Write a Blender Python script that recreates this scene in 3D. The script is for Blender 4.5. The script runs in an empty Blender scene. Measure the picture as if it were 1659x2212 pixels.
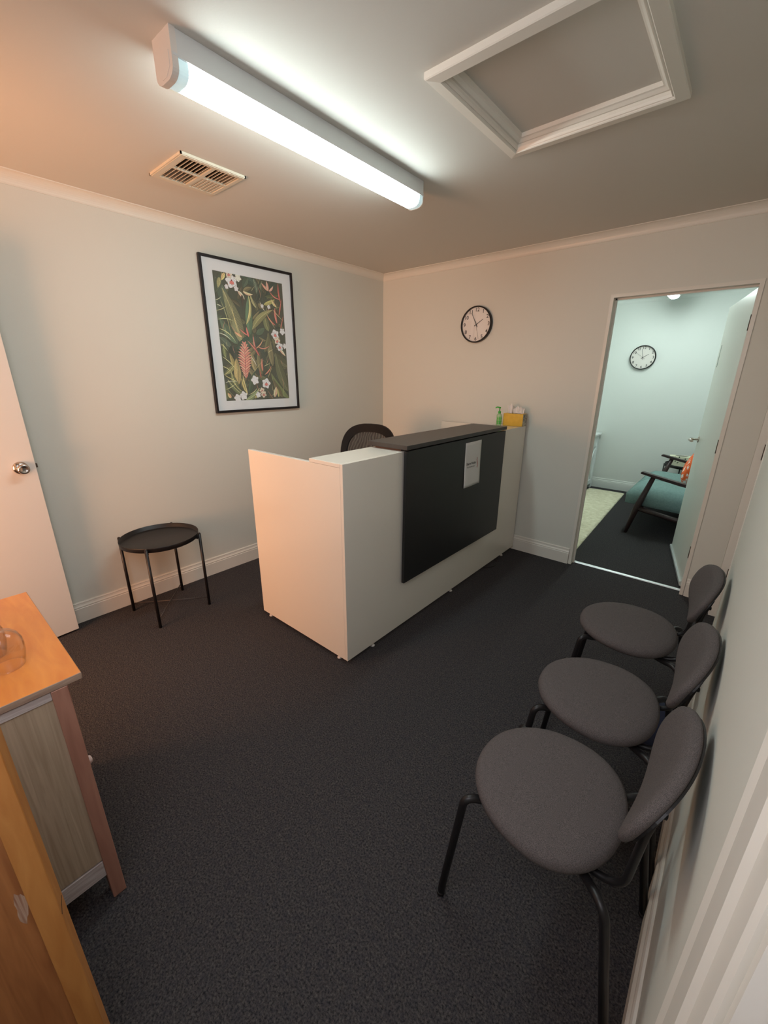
import bpy, bmesh, math, random
from mathutils import Vector, Matrix
random.seed(7)
PI = math.pi
C = bpy.context.scene.collection
scene = bpy.context.scene

# ------------------------------------------------------------------ camera
CAM = (2.9106, -3.3868, 1.4863)
RW = ((0.759875, 0.6500507, 0.0049071), (-0.2086541, 0.2367426, 0.9489027), (0.6156731, -0.7220714, 0.3155305))
cd = bpy.data.cameras.new('camera'); cam = bpy.data.objects.new('camera', cd); C.objects.link(cam)
cd.sensor_fit = 'VERTICAL'; cd.sensor_height = 36.0; cd.lens = 886.74 / 2212 * 36.0
cd.clip_start = 0.02
cam.matrix_world = Matrix.Translation(CAM) @ Matrix(RW).transposed().to_4x4()
scene.camera = cam

# ------------------------------------------------------------------ light
scene.view_settings.view_transform = 'Standard'
scene.view_settings.look = 'None'
scene.view_settings.gamma = 1.0
scene.view_settings.exposure = 0.40
w = bpy.data.worlds.new('world'); scene.world = w; w.use_nodes = True
w.node_tree.nodes['Background'].inputs[0].default_value = (0.55, 0.66, 0.8, 1)
w.node_tree.nodes['Background'].inputs[1].default_value = 0.6
LAMP_COL = (0.84, 0.99, 1.0); LAMP_STR = 27.0        # fluorescent batten of the reception room
LAMP2_COL = (0.86, 1.0, 0.95); LAMP2_STR = 36.0      # fluorescent batten of the inner room
def area(name, loc, target, sx, sy, col, power):
    d = bpy.data.lights.new(name, 'AREA'); d.shape = 'RECTANGLE'; d.size = sx; d.size_y = sy
    d.color = col; d.energy = power
    o = bpy.data.objects.new(name, d); C.objects.link(o); o.location = loc
    o.rotation_euler = (Vector(target) - Vector(loc)).to_track_quat('-Z', 'Y').to_euler()
    return o
# warm light of the hall behind the open door, daylight from the entry side behind the camera
area('hall_light', (0.72, -4.65, 1.15), (1.2, -2.4, 1.80), 1.0, 1.1, (1.0, 0.47, 0.24), 56)
area('daylight', (2.45, -3.70, 1.7), (1.9, -2.0, 0.4), 0.9, 1.2, (0.95, 0.93, 1.0), 16)

# ------------------------------------------------------------------ materials
def lin(c):
    c = c / 255.0
    return c / 12.92 if c <= 0.04045 else ((c + 0.055) / 1.055) ** 2.4
def L(r, g, b): return (lin(r), lin(g), lin(b), 1)
def mat(name, col, rough=0.5, metal=0.0, bump=None, var=None, coat=0.0, spec=0.5, trans=0.0, ior=1.45, emit=None):
    m = bpy.data.materials.new(name); m.use_nodes = True; nt = m.node_tree; b = nt.nodes['Principled BSDF']
    b.inputs['Base Color'].default_value = col; b.inputs['Roughness'].default_value = rough
    b.inputs['Metallic'].default_value = metal; b.inputs['Specular IOR Level'].default_value = spec
    b.inputs['Coat Weight'].default_value = coat; b.inputs['Coat Roughness'].default_value = 0.12
    b.inputs['Transmission Weight'].default_value = trans; b.inputs['IOR'].default_value = ior
    if emit: b.inputs['Emission Color'].default_value = emit[0]; b.inputs['Emission Strength'].default_value = emit[1]
    tc = nt.nodes.new('ShaderNodeTexCoord')
    if var:   # (scale, second colour, amount)
        n = nt.nodes.new('ShaderNodeTexNoise'); n.inputs['Scale'].default_value = var[0]; n.inputs['Detail'].default_value = 4
        nt.links.new(tc.outputs['Object'], n.inputs['Vector'])
        r = nt.nodes.new('ShaderNodeMapRange'); r.inputs[1].default_value = 0.35; r.inputs[2].default_value = 0.65; r.inputs[4].default_value = var[2]
        nt.links.new(n.outputs[0], r.inputs[0])
        x = nt.nodes.new('ShaderNodeMix'); x.data_type = 'RGBA'; x.inputs[6].default_value = col; x.inputs[7].default_value = var[1]
        nt.links.new(r.outputs[0], x.inputs[0]); nt.links.new(x.outputs[2], b.inputs['Base Color'])
    if bump:  # (scale, strength, distance)
        n = nt.nodes.new('ShaderNodeTexNoise'); n.inputs['Scale'].default_value = bump[0]; n.inputs['Detail'].default_value = 3
        nt.links.new(tc.outputs['Object'], n.inputs['Vector'])
        bp = nt.nodes.new('ShaderNodeBump'); bp.inputs['Strength'].default_value = bump[1]; bp.inputs['Distance'].default_value = bump[2]
        nt.links.new(n.outputs[0], bp.inputs['Height']); nt.links.new(bp.outputs[0], b.inputs['Normal'])
    return m
def wood(name, c1, c2, scale=(40, 40, 3), rough=0.45, coat=0.2, dist=1.5):
    m = mat(name, c1, rough, coat=coat); nt = m.node_tree; b = nt.nodes['Principled BSDF']
    tc = nt.nodes.new('ShaderNodeTexCoord'); mp = nt.nodes.new('ShaderNodeMapping'); mp.inputs['Scale'].default_value = scale
    n = nt.nodes.new('ShaderNodeTexNoise'); n.inputs['Scale'].default_value = 1.0; n.inputs['Detail'].default_value = 8; n.inputs['Distortion'].default_value = dist
    nt.links.new(tc.outputs['Object'], mp.inputs[0]); nt.links.new(mp.outputs[0], n.inputs['Vector'])
    r = nt.nodes.new('ShaderNodeMapRange'); r.inputs[1].default_value = 0.3; r.inputs[2].default_value = 0.7
    x = nt.nodes.new('ShaderNodeMix'); x.data_type = 'RGBA'; x.inputs[6].default_value = c1; x.inputs[7].default_value = c2
    nt.links.new(n.outputs[0], r.inputs[0]); nt.links.new(r.outputs[0], x.inputs[0]); nt.links.new(x.outputs[2], b.inputs['Base Color'])
    return m
def thin_glass(name, tint=(1, 1, 1, 1), rough=0.02):
    m = bpy.data.materials.new(name); m.use_nodes = True; nt = m.node_tree; nt.nodes.clear()
    o = nt.nodes.new('ShaderNodeOutputMaterial'); t = nt.nodes.new('ShaderNodeBsdfTransparent'); g = nt.nodes.new('ShaderNodeBsdfGlossy')
    t.inputs[0].default_value = tint; g.inputs['Roughness'].default_value = rough
    lw = nt.nodes.new('ShaderNodeLayerWeight'); lw.inputs[0].default_value = 0.5; pw = nt.nodes.new('ShaderNodeMath'); pw.operation = 'POWER'; pw.inputs[1].default_value = 4.0
    f = nt.nodes.new('ShaderNodeMath'); f.operation = 'MULTIPLY_ADD'; f.inputs[1].default_value = 0.9; f.inputs[2].default_value = 0.035
    nt.links.new(lw.outputs['Facing'], pw.inputs[0]); nt.links.new(pw.outputs[0], f.inputs[0]); mx = nt.nodes.new('ShaderNodeMixShader')
    nt.links.new(f.outputs[0], mx.inputs[0]); nt.links.new(t.outputs[0], mx.inputs[1]); nt.links.new(g.outputs[0], mx.inputs[2]); nt.links.new(mx.outputs[0], o.inputs[0])
    return m

M_wall = mat('wall paint', L(214, 213, 203), 0.62, bump=(140, 0.12, 0.002))
M_ceil = mat('ceiling paint', L(206, 202, 193), 0.75, bump=(120, 0.08, 0.002))
M_trim = mat('gloss trim paint', L(224, 219, 208), 0.33)
M_wall2 = mat('inner room wall paint', L(224, 228, 224), 0.6, bump=(140, 0.1, 0.002))
M_door = mat('door paint', L(224, 219, 212), 0.4)
def carpet_mat():
    m = mat('charcoal loop carpet', L(44, 43, 45), 0.95, spec=0.15); nt = m.node_tree; b = nt.nodes['Principled BSDF']
    tc = nt.nodes.new('ShaderNodeTexCoord')
    n = nt.nodes.new('ShaderNodeTexNoise'); n.inputs['Scale'].default_value = 170; n.inputs['Detail'].default_value = 4; n.inputs['Roughness'].default_value = 0.7
    n2 = nt.nodes.new('ShaderNodeTexNoise'); n2.inputs['Scale'].default_value = 45; n2.inputs['Detail'].default_value = 4
    n3 = nt.nodes.new('ShaderNodeTexVoronoi'); n3.inputs['Scale'].default_value = 170
    for k in (n, n2, n3): nt.links.new(tc.outputs['Object'], k.inputs['Vector'])
    r = nt.nodes.new('ShaderNodeMapRange'); r.inputs[1].default_value = 0.35; r.inputs[2].default_value = 0.68
    nt.links.new(n.outputs[0], r.inputs[0])
    x = nt.nodes.new('ShaderNodeMix'); x.data_type = 'RGBA'; x.inputs[6].default_value = L(28, 28, 31); x.inputs[7].default_value = L(86, 82, 81)
    nt.links.new(r.outputs[0], x.inputs[0])
    r2 = nt.nodes.new('ShaderNodeMapRange'); r2.inputs[1].default_value = 0.4; r2.inputs[2].default_value = 0.7; r2.inputs[4].default_value = 0.4
    nt.links.new(n2.outputs[0], r2.inputs[0])
    y = nt.nodes.new('ShaderNodeMix'); y.data_type = 'RGBA'; y.inputs[7].default_value = L(44, 44, 52)
    nt.links.new(r2.outputs[0], y.inputs[0]); nt.links.new(x.outputs[2], y.inputs[6]); nt.links.new(y.outputs[2], b.inputs['Base Color'])
    bp = nt.nodes.new('ShaderNodeBump'); bp.inputs['Strength'].default_value = 0.7; bp.inputs['Distance'].default_value = 0.003
    nt.links.new(n3.outputs[0], bp.inputs['Height']); nt.links.new(bp.outputs[0], b.inputs['Normal'])
    return m
M_carpet = carpet_mat()
M_lam = mat('white laminate', L(226, 220, 207), 0.16, coat=0.35)
M_lam_e = mat('white laminate edge', L(230, 225, 214), 0.3)
M_black_lam = mat('black laminate', L(38, 38, 37), 0.36, spec=0.4)
M_black_top = mat('charcoal laminate top', L(58, 56, 54), 0.42, spec=0.45)
M_black = mat('black powder coated steel', L(24, 22, 23), 0.42)
M_blackframe = mat('black picture frame', L(26, 24, 27), 0.4)
M_white_pl = mat('white plastic', L(214, 208, 200), 0.35)
M_metal_w = mat('white enamelled steel', L(206, 208, 206), 0.35)
M_chrome = mat('satin chrome', L(200, 190, 182), 0.18, 1.0)
M_alu = mat('bright aluminium', L(214, 220, 220), 0.35, 0.6)
M_bronze = mat('dull hinge metal', L(96, 84, 74), 0.4, 0.8)
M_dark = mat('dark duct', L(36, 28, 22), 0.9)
M_lamp = mat('lit diffuser', (0.9, 1, 0.97, 1), 0.4, emit=((*LAMP_COL, 1), LAMP_STR))
M_lamp_dim = mat('diffuser end', L(170, 205, 210), 0.3, emit=((*LAMP_COL, 1), 0.35))
M_lamp2 = mat('lit diffuser inner room', (0.9, 1, 0.97, 1), 0.4, emit=((*LAMP2_COL, 1), LAMP2_STR))
M_paper = mat('white paper', L(214, 214, 210), 0.7)
M_ink = mat('print ink', L(52, 50, 50), 0.6)
M_ink_red = mat('red print ink', L(170, 90, 84), 0.6)
def fabric():
    m = mat('dark grey weave', L(72, 65, 65), 0.9, spec=0.25); nt = m.node_tree; b = nt.nodes['Principled BSDF']
    tc = nt.nodes.new('ShaderNodeTexCoord')
    n = nt.nodes.new('ShaderNodeTexNoise'); n.inputs['Scale'].default_value = 750; n.inputs['Detail'].default_value = 1
    nt.links.new(tc.outputs['Object'], n.inputs['Vector'])
    r = nt.nodes.new('ShaderNodeMapRange'); r.inputs[1].default_value = 0.38; r.inputs[2].default_value = 0.62
    x = nt.nodes.new('ShaderNodeMix'); x.data_type = 'RGBA'; x.inputs[6].default_value = L(70, 65, 65); x.inputs[7].default_value = L(98, 91, 89)
    nt.links.new(n.outputs[0], r.inputs[0]); nt.links.new(r.outputs[0], x.inputs[0]); nt.links.new(x.outputs[2], b.inputs['Base Color'])
    bp = nt.nodes.new('ShaderNodeBump'); bp.inputs['Strength'].default_value = 0.3; bp.inputs['Distance'].default_value = 0.001
    nt.links.new(n.outputs[0], bp.inputs['Height']); nt.links.new(bp.outputs[0], b.inputs['Normal'])
    return m
M_fabric = fabric()
M_orange = wood('honey stained wood', L(232, 146, 62), L(216, 124, 48), (6, 30, 6), 0.35, 0.5, 0.6)
M_orange2 = wood('honey stained leg wood', L(206, 142, 76), L(184, 118, 58), (30, 30, 4), 0.45, 0.2)
M_pink = wood('pinkish brown wood', L(176, 130, 110), L(158, 112, 94), (30, 30, 3), 0.5, 0.1)
M_edge = wood('worn pale edge wood', L(178, 156, 136), L(146, 120, 104), (60, 6, 60), 0.6, 0.0)
M_pale = wood('greyed veneer', L(190, 172, 148), L(164, 146, 122), (70, 70, 3), 0.55, 0.05)
M_rail = wood('bleached wood rail', L(206, 200, 196), L(172, 160, 156), (60, 8, 80), 0.6, 0.0)
M_walnut = wood('dark stained wood', L(58, 40, 38), L(40, 28, 28), (30, 30, 4), 0.45, 0.1)
M_teal = mat('teal fabric', L(124, 152, 148), 0.85, var=(60, L(108, 138, 135), 0.8), bump=(300, 0.2, 0.001))
M_navy = mat('navy cloth', L(52, 60, 86), 0.8, bump=(60, 0.5, 0.004))
M_glass = thin_glass('clear glass')
M_glass_p = thin_glass('clear drinking glass', (0.965, 0.95, 0.94, 1))
M_mesh_b = None

# ------------------------------------------------------------------ geometry helpers
def newbm(): return bmesh.new()
def box(bm, x0, x1, y0, y1, z0, z1, bev=0.0, mi=0, seg=2):
    vs = [bm.verts.new((x, y, z)) for x in (x0, x1) for y in (y0, y1) for z in (z0, z1)]
    idx = [(0, 1, 3, 2), (4, 6, 7, 5), (0, 4, 5, 1), (2, 3, 7, 6), (0, 2, 6, 4), (1, 5, 7, 3)]
    fs = [bm.faces.new([vs[i] for i in f]) for f in idx]
    for f in fs: f.material_index = mi
    if bev > 0:
        es = list({e for f in fs for e in f.edges})
        r = bmesh.ops.bevel(bm, geom=es, offset=bev, segments=seg, affect='EDGES', profile=0.5)
        for f in r['faces']: f.material_index = mi; f.smooth = seg > 1
    return vs
def prism(bm, pts, axis, a, b, mi=0, smooth=False):
    """2D outline (closed polygon) extruded along axis from a to b; pts in the two other axes in xyz order."""
    def P(p, t):
        return {'x': (t, p[0], p[1]), 'y': (p[0], t, p[1]), 'z': (p[0], p[1], t)}[axis]
    A = [bm.verts.new(P(p, a)) for p in pts]; B = [bm.verts.new(P(p, b)) for p in pts]
    n = len(pts); fs = []
    for i in range(n):
        f = bm.faces.new((A[i], A[(i + 1) % n], B[(i + 1) % n], B[i])); f.smooth = smooth; fs.append(f)
    fs.append(bm.faces.new(A[::-1])); fs.append(bm.faces.new(B))
    for f in fs: f.material_index = mi
    return fs
def tube(bm, pts, r, n=12, mi=0, cap=True):
    pts = [Vector(p) for p in pts]; rings = []; up = None
    rs = r if isinstance(r, (list, tuple)) else [r] * len(pts)
    for i, p in enumerate(pts):
        t = ((pts[min(i + 1, len(pts) - 1)] - p).normalized() + (p - pts[max(i - 1, 0)]).normalized())
        t.normalize()
        if up is None:
            up = t.orthogonal().normalized()
        up = (up - t * up.dot(t)).normalized(); sd = t.cross(up)
        rings.append([bm.verts.new(p + (up * math.cos(2 * PI * k / n) + sd * math.sin(2 * PI * k / n)) * rs[i]) for k in range(n)])
    for a, b in zip(rings, rings[1:]):
        for k in range(n):
            f = bm.faces.new((a[k], a[(k + 1) % n], b[(k + 1) % n], b[k])); f.smooth = True; f.material_index = mi
    if cap:
        f = bm.faces.new(rings[0][::-1]); f.material_index = mi; f = bm.faces.new(rings[-1]); f.material_index = mi
def smoothpath(pts, rad=0.05, n=6):
    """polyline with rounded corners"""
    pts = [Vector(p) for p in pts]; out = [pts[0]]
    for a, b, c in zip(pts, pts[1:], pts[2:]):
        d1 = (a - b); d2 = (c - b); r = min(rad, d1.length * 0.49, d2.length * 0.49)
        p1 = b + d1.normalized() * r; p2 = b + d2.normalized() * r
        for k in range(n + 1):
            t = k / n; out.append(p1 * (1 - t) ** 2 + b * 2 * t * (1 - t) + p2 * t * t)
    out.append(pts[-1]); return out
def lathe(bm, prof, c=(0, 0, 0), n=40, axis='z', mi=0, closed=False, smooth=True):
    c = Vector(c); rings = []
    for r, h in prof:
        ring = []
        for k in range(n):
            a = 2 * PI * k / n; u, v = math.cos(a) * r, math.sin(a) * r
            ring.append(bm.verts.new(c + Vector({'z': (u, v, h), 'y': (u, h, v), 'x': (h, u, v)}[axis])))
        rings.append(ring)
    pr = list(zip(rings, rings[1:])) + ([(rings[-1], rings[0])] if closed else [])
    for a, b in pr:
        for k in range(n):
            f = bm.faces.new((a[k], a[(k + 1) % n], b[(k + 1) % n], b[k])); f.smooth = smooth; f.material_index = mi
    if not closed:
        for ring, rev in ((rings[0], True), (rings[-1], False)):
            f = bm.faces.new(ring[::-1] if rev else ring); f.material_index = mi
def open_lathe(bm, prof, c, n=48, mi=0):
    c = Vector(c); rings = [[bm.verts.new(c + Vector((math.cos(2 * PI * k / n) * r, math.sin(2 * PI * k / n) * r, h))) for k in range(n)] for r, h in prof]
    for a, b in zip(rings, rings[1:]):
        for k in range(n):
            f = bm.faces.new((a[k], a[(k + 1) % n], b[(k + 1) % n], b[k])); f.smooth = True; f.material_index = mi
def slab(bm, axis, t0, t1, u0, u1, v0, v1, holes=(), mi=0):
    """wall/ceiling slab with rectangular holes; axis = thickness axis, (u,v) the other two in xyz order"""
    us = sorted({u0, u1, *[h[0] for h in holes], *[h[1] for h in holes]}); vs = sorted({v0, v1, *[h[2] for h in holes], *[h[3] for h in holes]})
    us = [u for u in us if u0 <= u <= u1]; vs = [v for v in vs if v0 <= v <= v1]
    for a, b in zip(us, us[1:]):
        for c, d in zip(vs, vs[1:]):
            mu, mv = (a + b) / 2, (c + d) / 2
            if any(h[0] < mu < h[1] and h[2] < mv < h[3] for h in holes): continue
            if axis == 'x': box(bm, t0, t1, a, b, c, d, mi=mi)
            elif axis == 'y': box(bm, a, b, t0, t1, c, d, mi=mi)
            else: box(bm, a, b, c, d, t0, t1, mi=mi)
    bmesh.ops.remove_doubles(bm, verts=bm.verts[:], dist=1e-5)
    # drop the inner faces between neighbouring cells
    seen = {}
    for f in bm.faces: seen.setdefault(frozenset(v.index for v in f.verts), []).append(f)
    bm.verts.index_update(); seen = {}
    for f in list(bm.faces): seen.setdefault(frozenset(v.index for v in f.verts), []).append(f)
    dead = [f for k in seen.values() if len(k) > 1 for f in k]
    if dead: bmesh.ops.delete(bm, geom=dead, context='FACES')
def obj(name, bm, m, parent=None, shift=True, sub=0):
    me = bpy.data.meshes.new(name)
    if parent is not None and shift:
        off = Vector(parent.location) if parent.parent is None else Vector(parent.location) + Vector(parent.parent.location)
        bmesh.ops.translate(bm, verts=bm.verts[:], vec=-off)
    bmesh.ops.recalc_face_normals(bm, faces=bm.faces[:])
    bm.to_mesh(me); bm.free()
    for k in (m if isinstance(m, (list, tuple)) else [m]): me.materials.append(k)
    o = bpy.data.objects.new(name, me); C.objects.link(o)
    if parent is not None: o.parent = parent
    if sub:
        s = o.modifiers.new('sub', 'SUBSURF'); s.levels = s.render_levels = sub
    return o
def thing(name, label, cat, loc=(0, 0, 0), rotz=0.0, group=None):
    o = bpy.data.objects.new(name, None); C.objects.link(o); o.location = loc; o.rotation_euler = (0, 0, rotz)
    o.empty_display_size = 0.05; o['label'] = label; o['category'] = cat
    if group: o['group'] = group
    return o
def tag(o, label, cat, group=None):
    o['label'] = label; o['category'] = cat
    if group: o['group'] = group
    return o
def struct(name, bm, m):
    o = obj(name, bm, m); o['kind'] = 'structure'; return o
def sempty(name, loc=(0, 0, 0), rotz=0.0):
    o = bpy.data.objects.new(name, None); C.objects.link(o); o.location = loc; o.rotation_euler = (0, 0, rotz); o.empty_display_size = 0.05
    o['kind'] = 'structure'; return o
def dup(root, loc, rotz, label=None, group=None):
    r = root.copy(); C.objects.link(r); r.location = loc; r.rotation_euler = (0, 0, rotz)
    if label: r['label'] = label
    if group: r['group'] = group
    for ch in list(root.children):
        c = ch.copy(); C.objects.link(c); c.parent = r
        for g in list(ch.children):
            d = g.copy(); C.objects.link(d); d.parent = c
    return r
def textmesh(bm, body, size, place, mi=0, align='CENTER', bold=0.0):
    """flat lettering; place(x, y) -> Vector puts a point of the text plane in space"""
    cu = bpy.data.curves.new('t', 'FONT'); cu.body = body; cu.size = size; cu.align_x = align; cu.align_y = 'CENTER'; cu.offset = bold
    to = bpy.data.objects.new('t', cu); C.objects.link(to); bpy.context.view_layer.update()
    dg = bpy.context.evaluated_depsgraph_get(); me = bpy.data.meshes.new_from_object(to.evaluated_get(dg))
    vs = [bm.verts.new(place(v.co.x, v.co.y)) for v in me.vertices]
    for p in me.polygons:
        try: f = bm.faces.new([vs[i] for i in p.vertices]); f.material_index = mi
        except ValueError: pass
    bpy.data.objects.remove(to); bpy.data.curves.remove(cu); bpy.data.meshes.remove(me)

# ------------------------------------------------------------------ the room
W, H, CV, BH, BT, YF, Y2 = 3.01, 2.40, 0.05, 0.133, 0.016, -3.75, 2.885
bm = newbm(); slab(bm, 'z', -0.06, 0.0, -0.9, 4.0, -5.9, 3.1); struct('floor', bm, M_carpet)
HX0, HX1, HY0, HY1 = 1.965, 2.50, -1.985, -1.425         # hatch hole
bm = newbm(); slab(bm, 'z', H, H + 0.06, -0.1, W + 0.1, YF - 0.1, 0.05, [(HX0, HX1, HY0, HY1), (0.55, 0.81, -2.285, -2.02)]); struct('ceiling', bm, M_ceil)
bm = newbm(); slab(bm, 'x', -0.1, 0.0, YF, 0.0, 0, H); struct('wall_left', bm, M_wall)
D1 = (2.062, 2.841, 0.0, 2.010)
bm = newbm(); slab(bm, 'y', 0.0, 0.10, -0.1, W + 0.1, 0, H, [D1]); struct('wall_back', bm, M_wall)
D3 = (-1.12, -0.185); D4 = (-3.74, -3.045)
bm = newbm(); slab(bm, 'x', W, W + 0.10, YF, 0.0, 0, H, [(D3[0], D3[1], 0.0, 2.05), (D4[0], D4[1], 0.0, 2.05)]); struct('wall_right', bm, M_wall)
bm = newbm(); slab(bm, 'y', YF - 0.1, YF, -0.1, W + 0.1, 0, H, [(0.14, 0.98, 0.0, 2.05)]); struct('wall_front', bm, M_wall)
# hall behind the camera side
bm = newbm(); slab(bm, 'x', -0.6, -0.5, -5.8, YF - 0.1, 0, H); struct('wall_hall_left', bm, M_wall)
bm = newbm(); slab(bm, 'x', 2.2, 2.3, -5.8, YF - 0.1, 0, H); struct('wall_hall_right', bm, M_wall)
bm = newbm(); slab(bm, 'y', -5.9, -5.8, -0.6, 2.3, 0, H); struct('wall_hall_end', bm, M_wall)
bm = newbm(); slab(bm, 'z', H, H + 0.06, -0.6, 2.3, -5.9, YF - 0.1); struct('ceiling_hall', bm, M_ceil)
# inner room
bm = newbm(); slab(bm, 'y', Y2, Y2 + 0.1, 0.9, 3.5, 0, H); struct('wall_far', bm, M_wall2)
bm = newbm(); slab(bm, 'x', 0.9, 1.0, 0.10, Y2, 0, H); struct('wall_far_left', bm, M_wall2)
bm = newbm(); slab(bm, 'x', 3.4, 3.5, 0.10, Y2, 0, H); struct('wall_far_right', bm, M_wall2)
bm = newbm(); slab(bm, 'z', H, H + 0.06, 0.9, 3.5, 0.06, Y2 + 0.1); struct('ceiling_far', bm, M_wall2)

def cove(bm, axis, a, b, base, sgn):
    """coved cornice; wall plane at `base`, the room on the side sgn"""
    pts = [(base, H), (base, H - CV - 0.004), (base + sgn * 0.004, H - CV - 0.004), (base + sgn * 0.004, H - CV)]
    for k in range(9):
        t = k / 8 * PI / 2
        pts.append((base + sgn * (0.006 + (CV - 0.006) * (1 - math.cos(t))), H - CV + (CV - 0.004) * math.sin(t)))
    pts += [(base + sgn * CV, H - 0.002), (base + sgn * (CV + 0.002), H)]
    prism(bm, pts, axis, a, b, smooth=False)
bm = newbm(); cove(bm, 'y', YF, 0, 0.0, 1); struct('trim_1', bm, M_trim)
bm = newbm(); cove(bm, 'x', 0, W, 0.0, -1); struct('trim_2', bm, M_trim)
bm = newbm(); cove(bm, 'y', YF, 0, W, -1); struct('trim_3', bm, M_trim)
bm = newbm(); cove(bm, 'x', 1.0, 3.4, Y2, -1); struct('trim_4', bm, M_wall2)
def skirt(bm, axis, a, b, base, sgn):
    s = sgn; pts = [(base, 0), (base + s * BT, 0), (base + s * BT, 0.092), (base + s * 0.013, 0.096), (base + s * 0.015, 0.099), (base + s * 0.015, 0.104),
                    (base + s * 0.010, 0.112), (base + s * 0.008, 0.122), (base + s * 0.0095, 0.126), (base + s * 0.006, BH), (base, BH)]
    prism(bm, pts, axis, a, b)
bm = newbm(); skirt(bm, 'y', YF, 0, 0.0, 1); struct('baseboard_left', bm, M_trim)
bm = newbm(); skirt(bm, 'x', 0.0, 2.050, 0.0, -1); skirt(bm, 'x', 2.853, W, 0.0, -1); struct('baseboard_back', bm, M_trim)
bm = newbm(); skirt(bm, 'y', -2.905, -1.16, W, -1); skirt(bm, 'y', -0.17, 0.0, W, -1); struct('baseboard_right', bm, M_trim)
bm = newbm(); skirt(bm, 'x', 1.0, 3.4, Y2, -1); struct('baseboard_far', bm, M_wall2)

# doorway to the inner room: flush metal lining, threshold, leaf standing open
bm = newbm()
x0, x1, _, zt = D1; f = 0.014
for s in (0, 1):
    xa, xb = (x0, x0 + f) if s == 0 else (x1 - f, x1)
    box(bm, xa, xb, -0.006, 0.104, 0, zt)
    box(bm, xa - (0.007 if s == 0 else 0), xb + (0.007 if s else 0), -0.007, 0.0, 0, zt - f, 0.0)
box(bm, x0, x1, -0.006, 0.104, zt - f, zt); box(bm, x0 - 0.007, x1 + 0.007, -0.0072, 0.0, zt - f, zt + 0.007, 0.0)
box(bm, x0 + f, x0 + f + 0.010, 0.045, 0.066, 0, zt - f); box(bm, x0 + f, x1 - f, 0.045, 0.066, zt - f - 0.010, zt - f)
struct('trim_5', bm, M_trim)
bm = newbm(); prism(bm, [(0.055, 0), (0.088, 0), (0.084, 0.006), (0.072, 0.008), (0.059, 0.006)], 'x', x0 + f, x1 - f); struct('trim_6', bm, M_alu)
ang = math.atan2(0.93 - 0.105, 2.664 - 2.822); LL = 0.845
d1 = sempty('door_1', (2.822, 0.105, 0), ang)
bm = newbm(); box(bm, 0, LL, -0.036, 0.0, 0.012, 1.99, 0.0015, seg=1)
leaf = obj('door_leaf', bm, mat('inner door paint', L(222, 226, 218), 0.35), d1, shift=False)
bm = newbm(); box(bm, 0.012, LL - 0.002, 0.0, 0.010, 0.012, 0.050, 0.002, seg=1); box(bm, 0.012, LL - 0.002, 0.010, 0.014, 0.030, 0.046); obj('draught_strip', bm, M_alu, d1, shift=False)
bm = newbm(); box(bm, LL - 0.075, LL - 0.058, 0.0, 0.0015, 1.56, 1.72); obj('door_plate', bm, mat('grey plate', L(150, 165, 158), 0.5), d1, shift=False)
for s in (1, -1):
    yb = 0.0 if s == 1 else -0.036
    bm = newbm(); lathe(bm, [(0.026, yb), (0.026, yb + s * 0.006), (0.023, yb + s * 0.008), (0.009, yb + s * 0.010), (0.009, yb + s * 0.045)], (LL - 0.06, 0, 1.0), 24, 'y')
    tube(bm, smoothpath([(LL - 0.06, yb + s * 0.045, 1.0), (LL - 0.06, yb + s * 0.064, 1.0), (LL - 0.09, yb + s * 0.066, 1.0), (LL - 0.19, yb + s * 0.060, 1.0)], 0.012), 0.011)
    obj('door_handle', bm, M_chrome, d1, shift=False)
for z in (0.29, 1.05, 1.80):
    bm = newbm(); box(bm, 2.8265, 2.8275, 0.030, 0.100, z - 0.045, z + 0.045); tube(bm, [(2.825, 0.108, z - 0.045), (2.825, 0.108, z + 0.045)], 0.006, 10)
    h = obj('hinge', bm, M_bronze); h.parent = d1; h.matrix_parent_inverse = (Matrix.Translation((2.822, 0.105, 0)) @ Matrix.Rotation(ang, 4, 'Z')).inverted()

# second door leaf: the hall door standing open along the left wall
d2 = sempty('door_2', (0.165, -3.752, 0), math.atan2(0.797, -0.064))
bm = newbm(); box(bm, 0, 0.8, 0.0, 0.036, 0.012, 2.03, 0.0015, seg=1)
# local +x runs along the leaf toward its free edge, local -y faces the room
obj('door_leaf', bm, M_door, d2, shift=False)
bm = newbm(); c = (0.735, 0, 1.02)
lathe(bm, [(0.033, 0.0), (0.033, -0.004), (0.030, -0.010), (0.018, -0.013), (0.013, -0.016), (0.013, -0.028), (0.020, -0.034), (0.0255, -0.044), (0.0265, -0.054), (0.024, -0.062), (0.017, -0.065), (0.013, -0.062), (0.006, -0.061)], c, 40, 'y')
obj('door_knob', bm, M_chrome, d2, shift=False)
bm = newbm(); lathe(bm, [(0.033, 0.036), (0.030, 0.046), (0.013, 0.050), (0.013, 0.060), (0.024, 0.068), (0.024, 0.080), (0.014, 0.084)], c, 32, 'y'); obj('door_knob', bm, M_chrome, d2, shift=False)
bm = newbm(); box(bm, 0.798, 0.811, 0.011, 0.024, 1.009, 1.031, 0.002, seg=1); obj('latch', bm, M_bronze, d2, shift=False)

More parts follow.
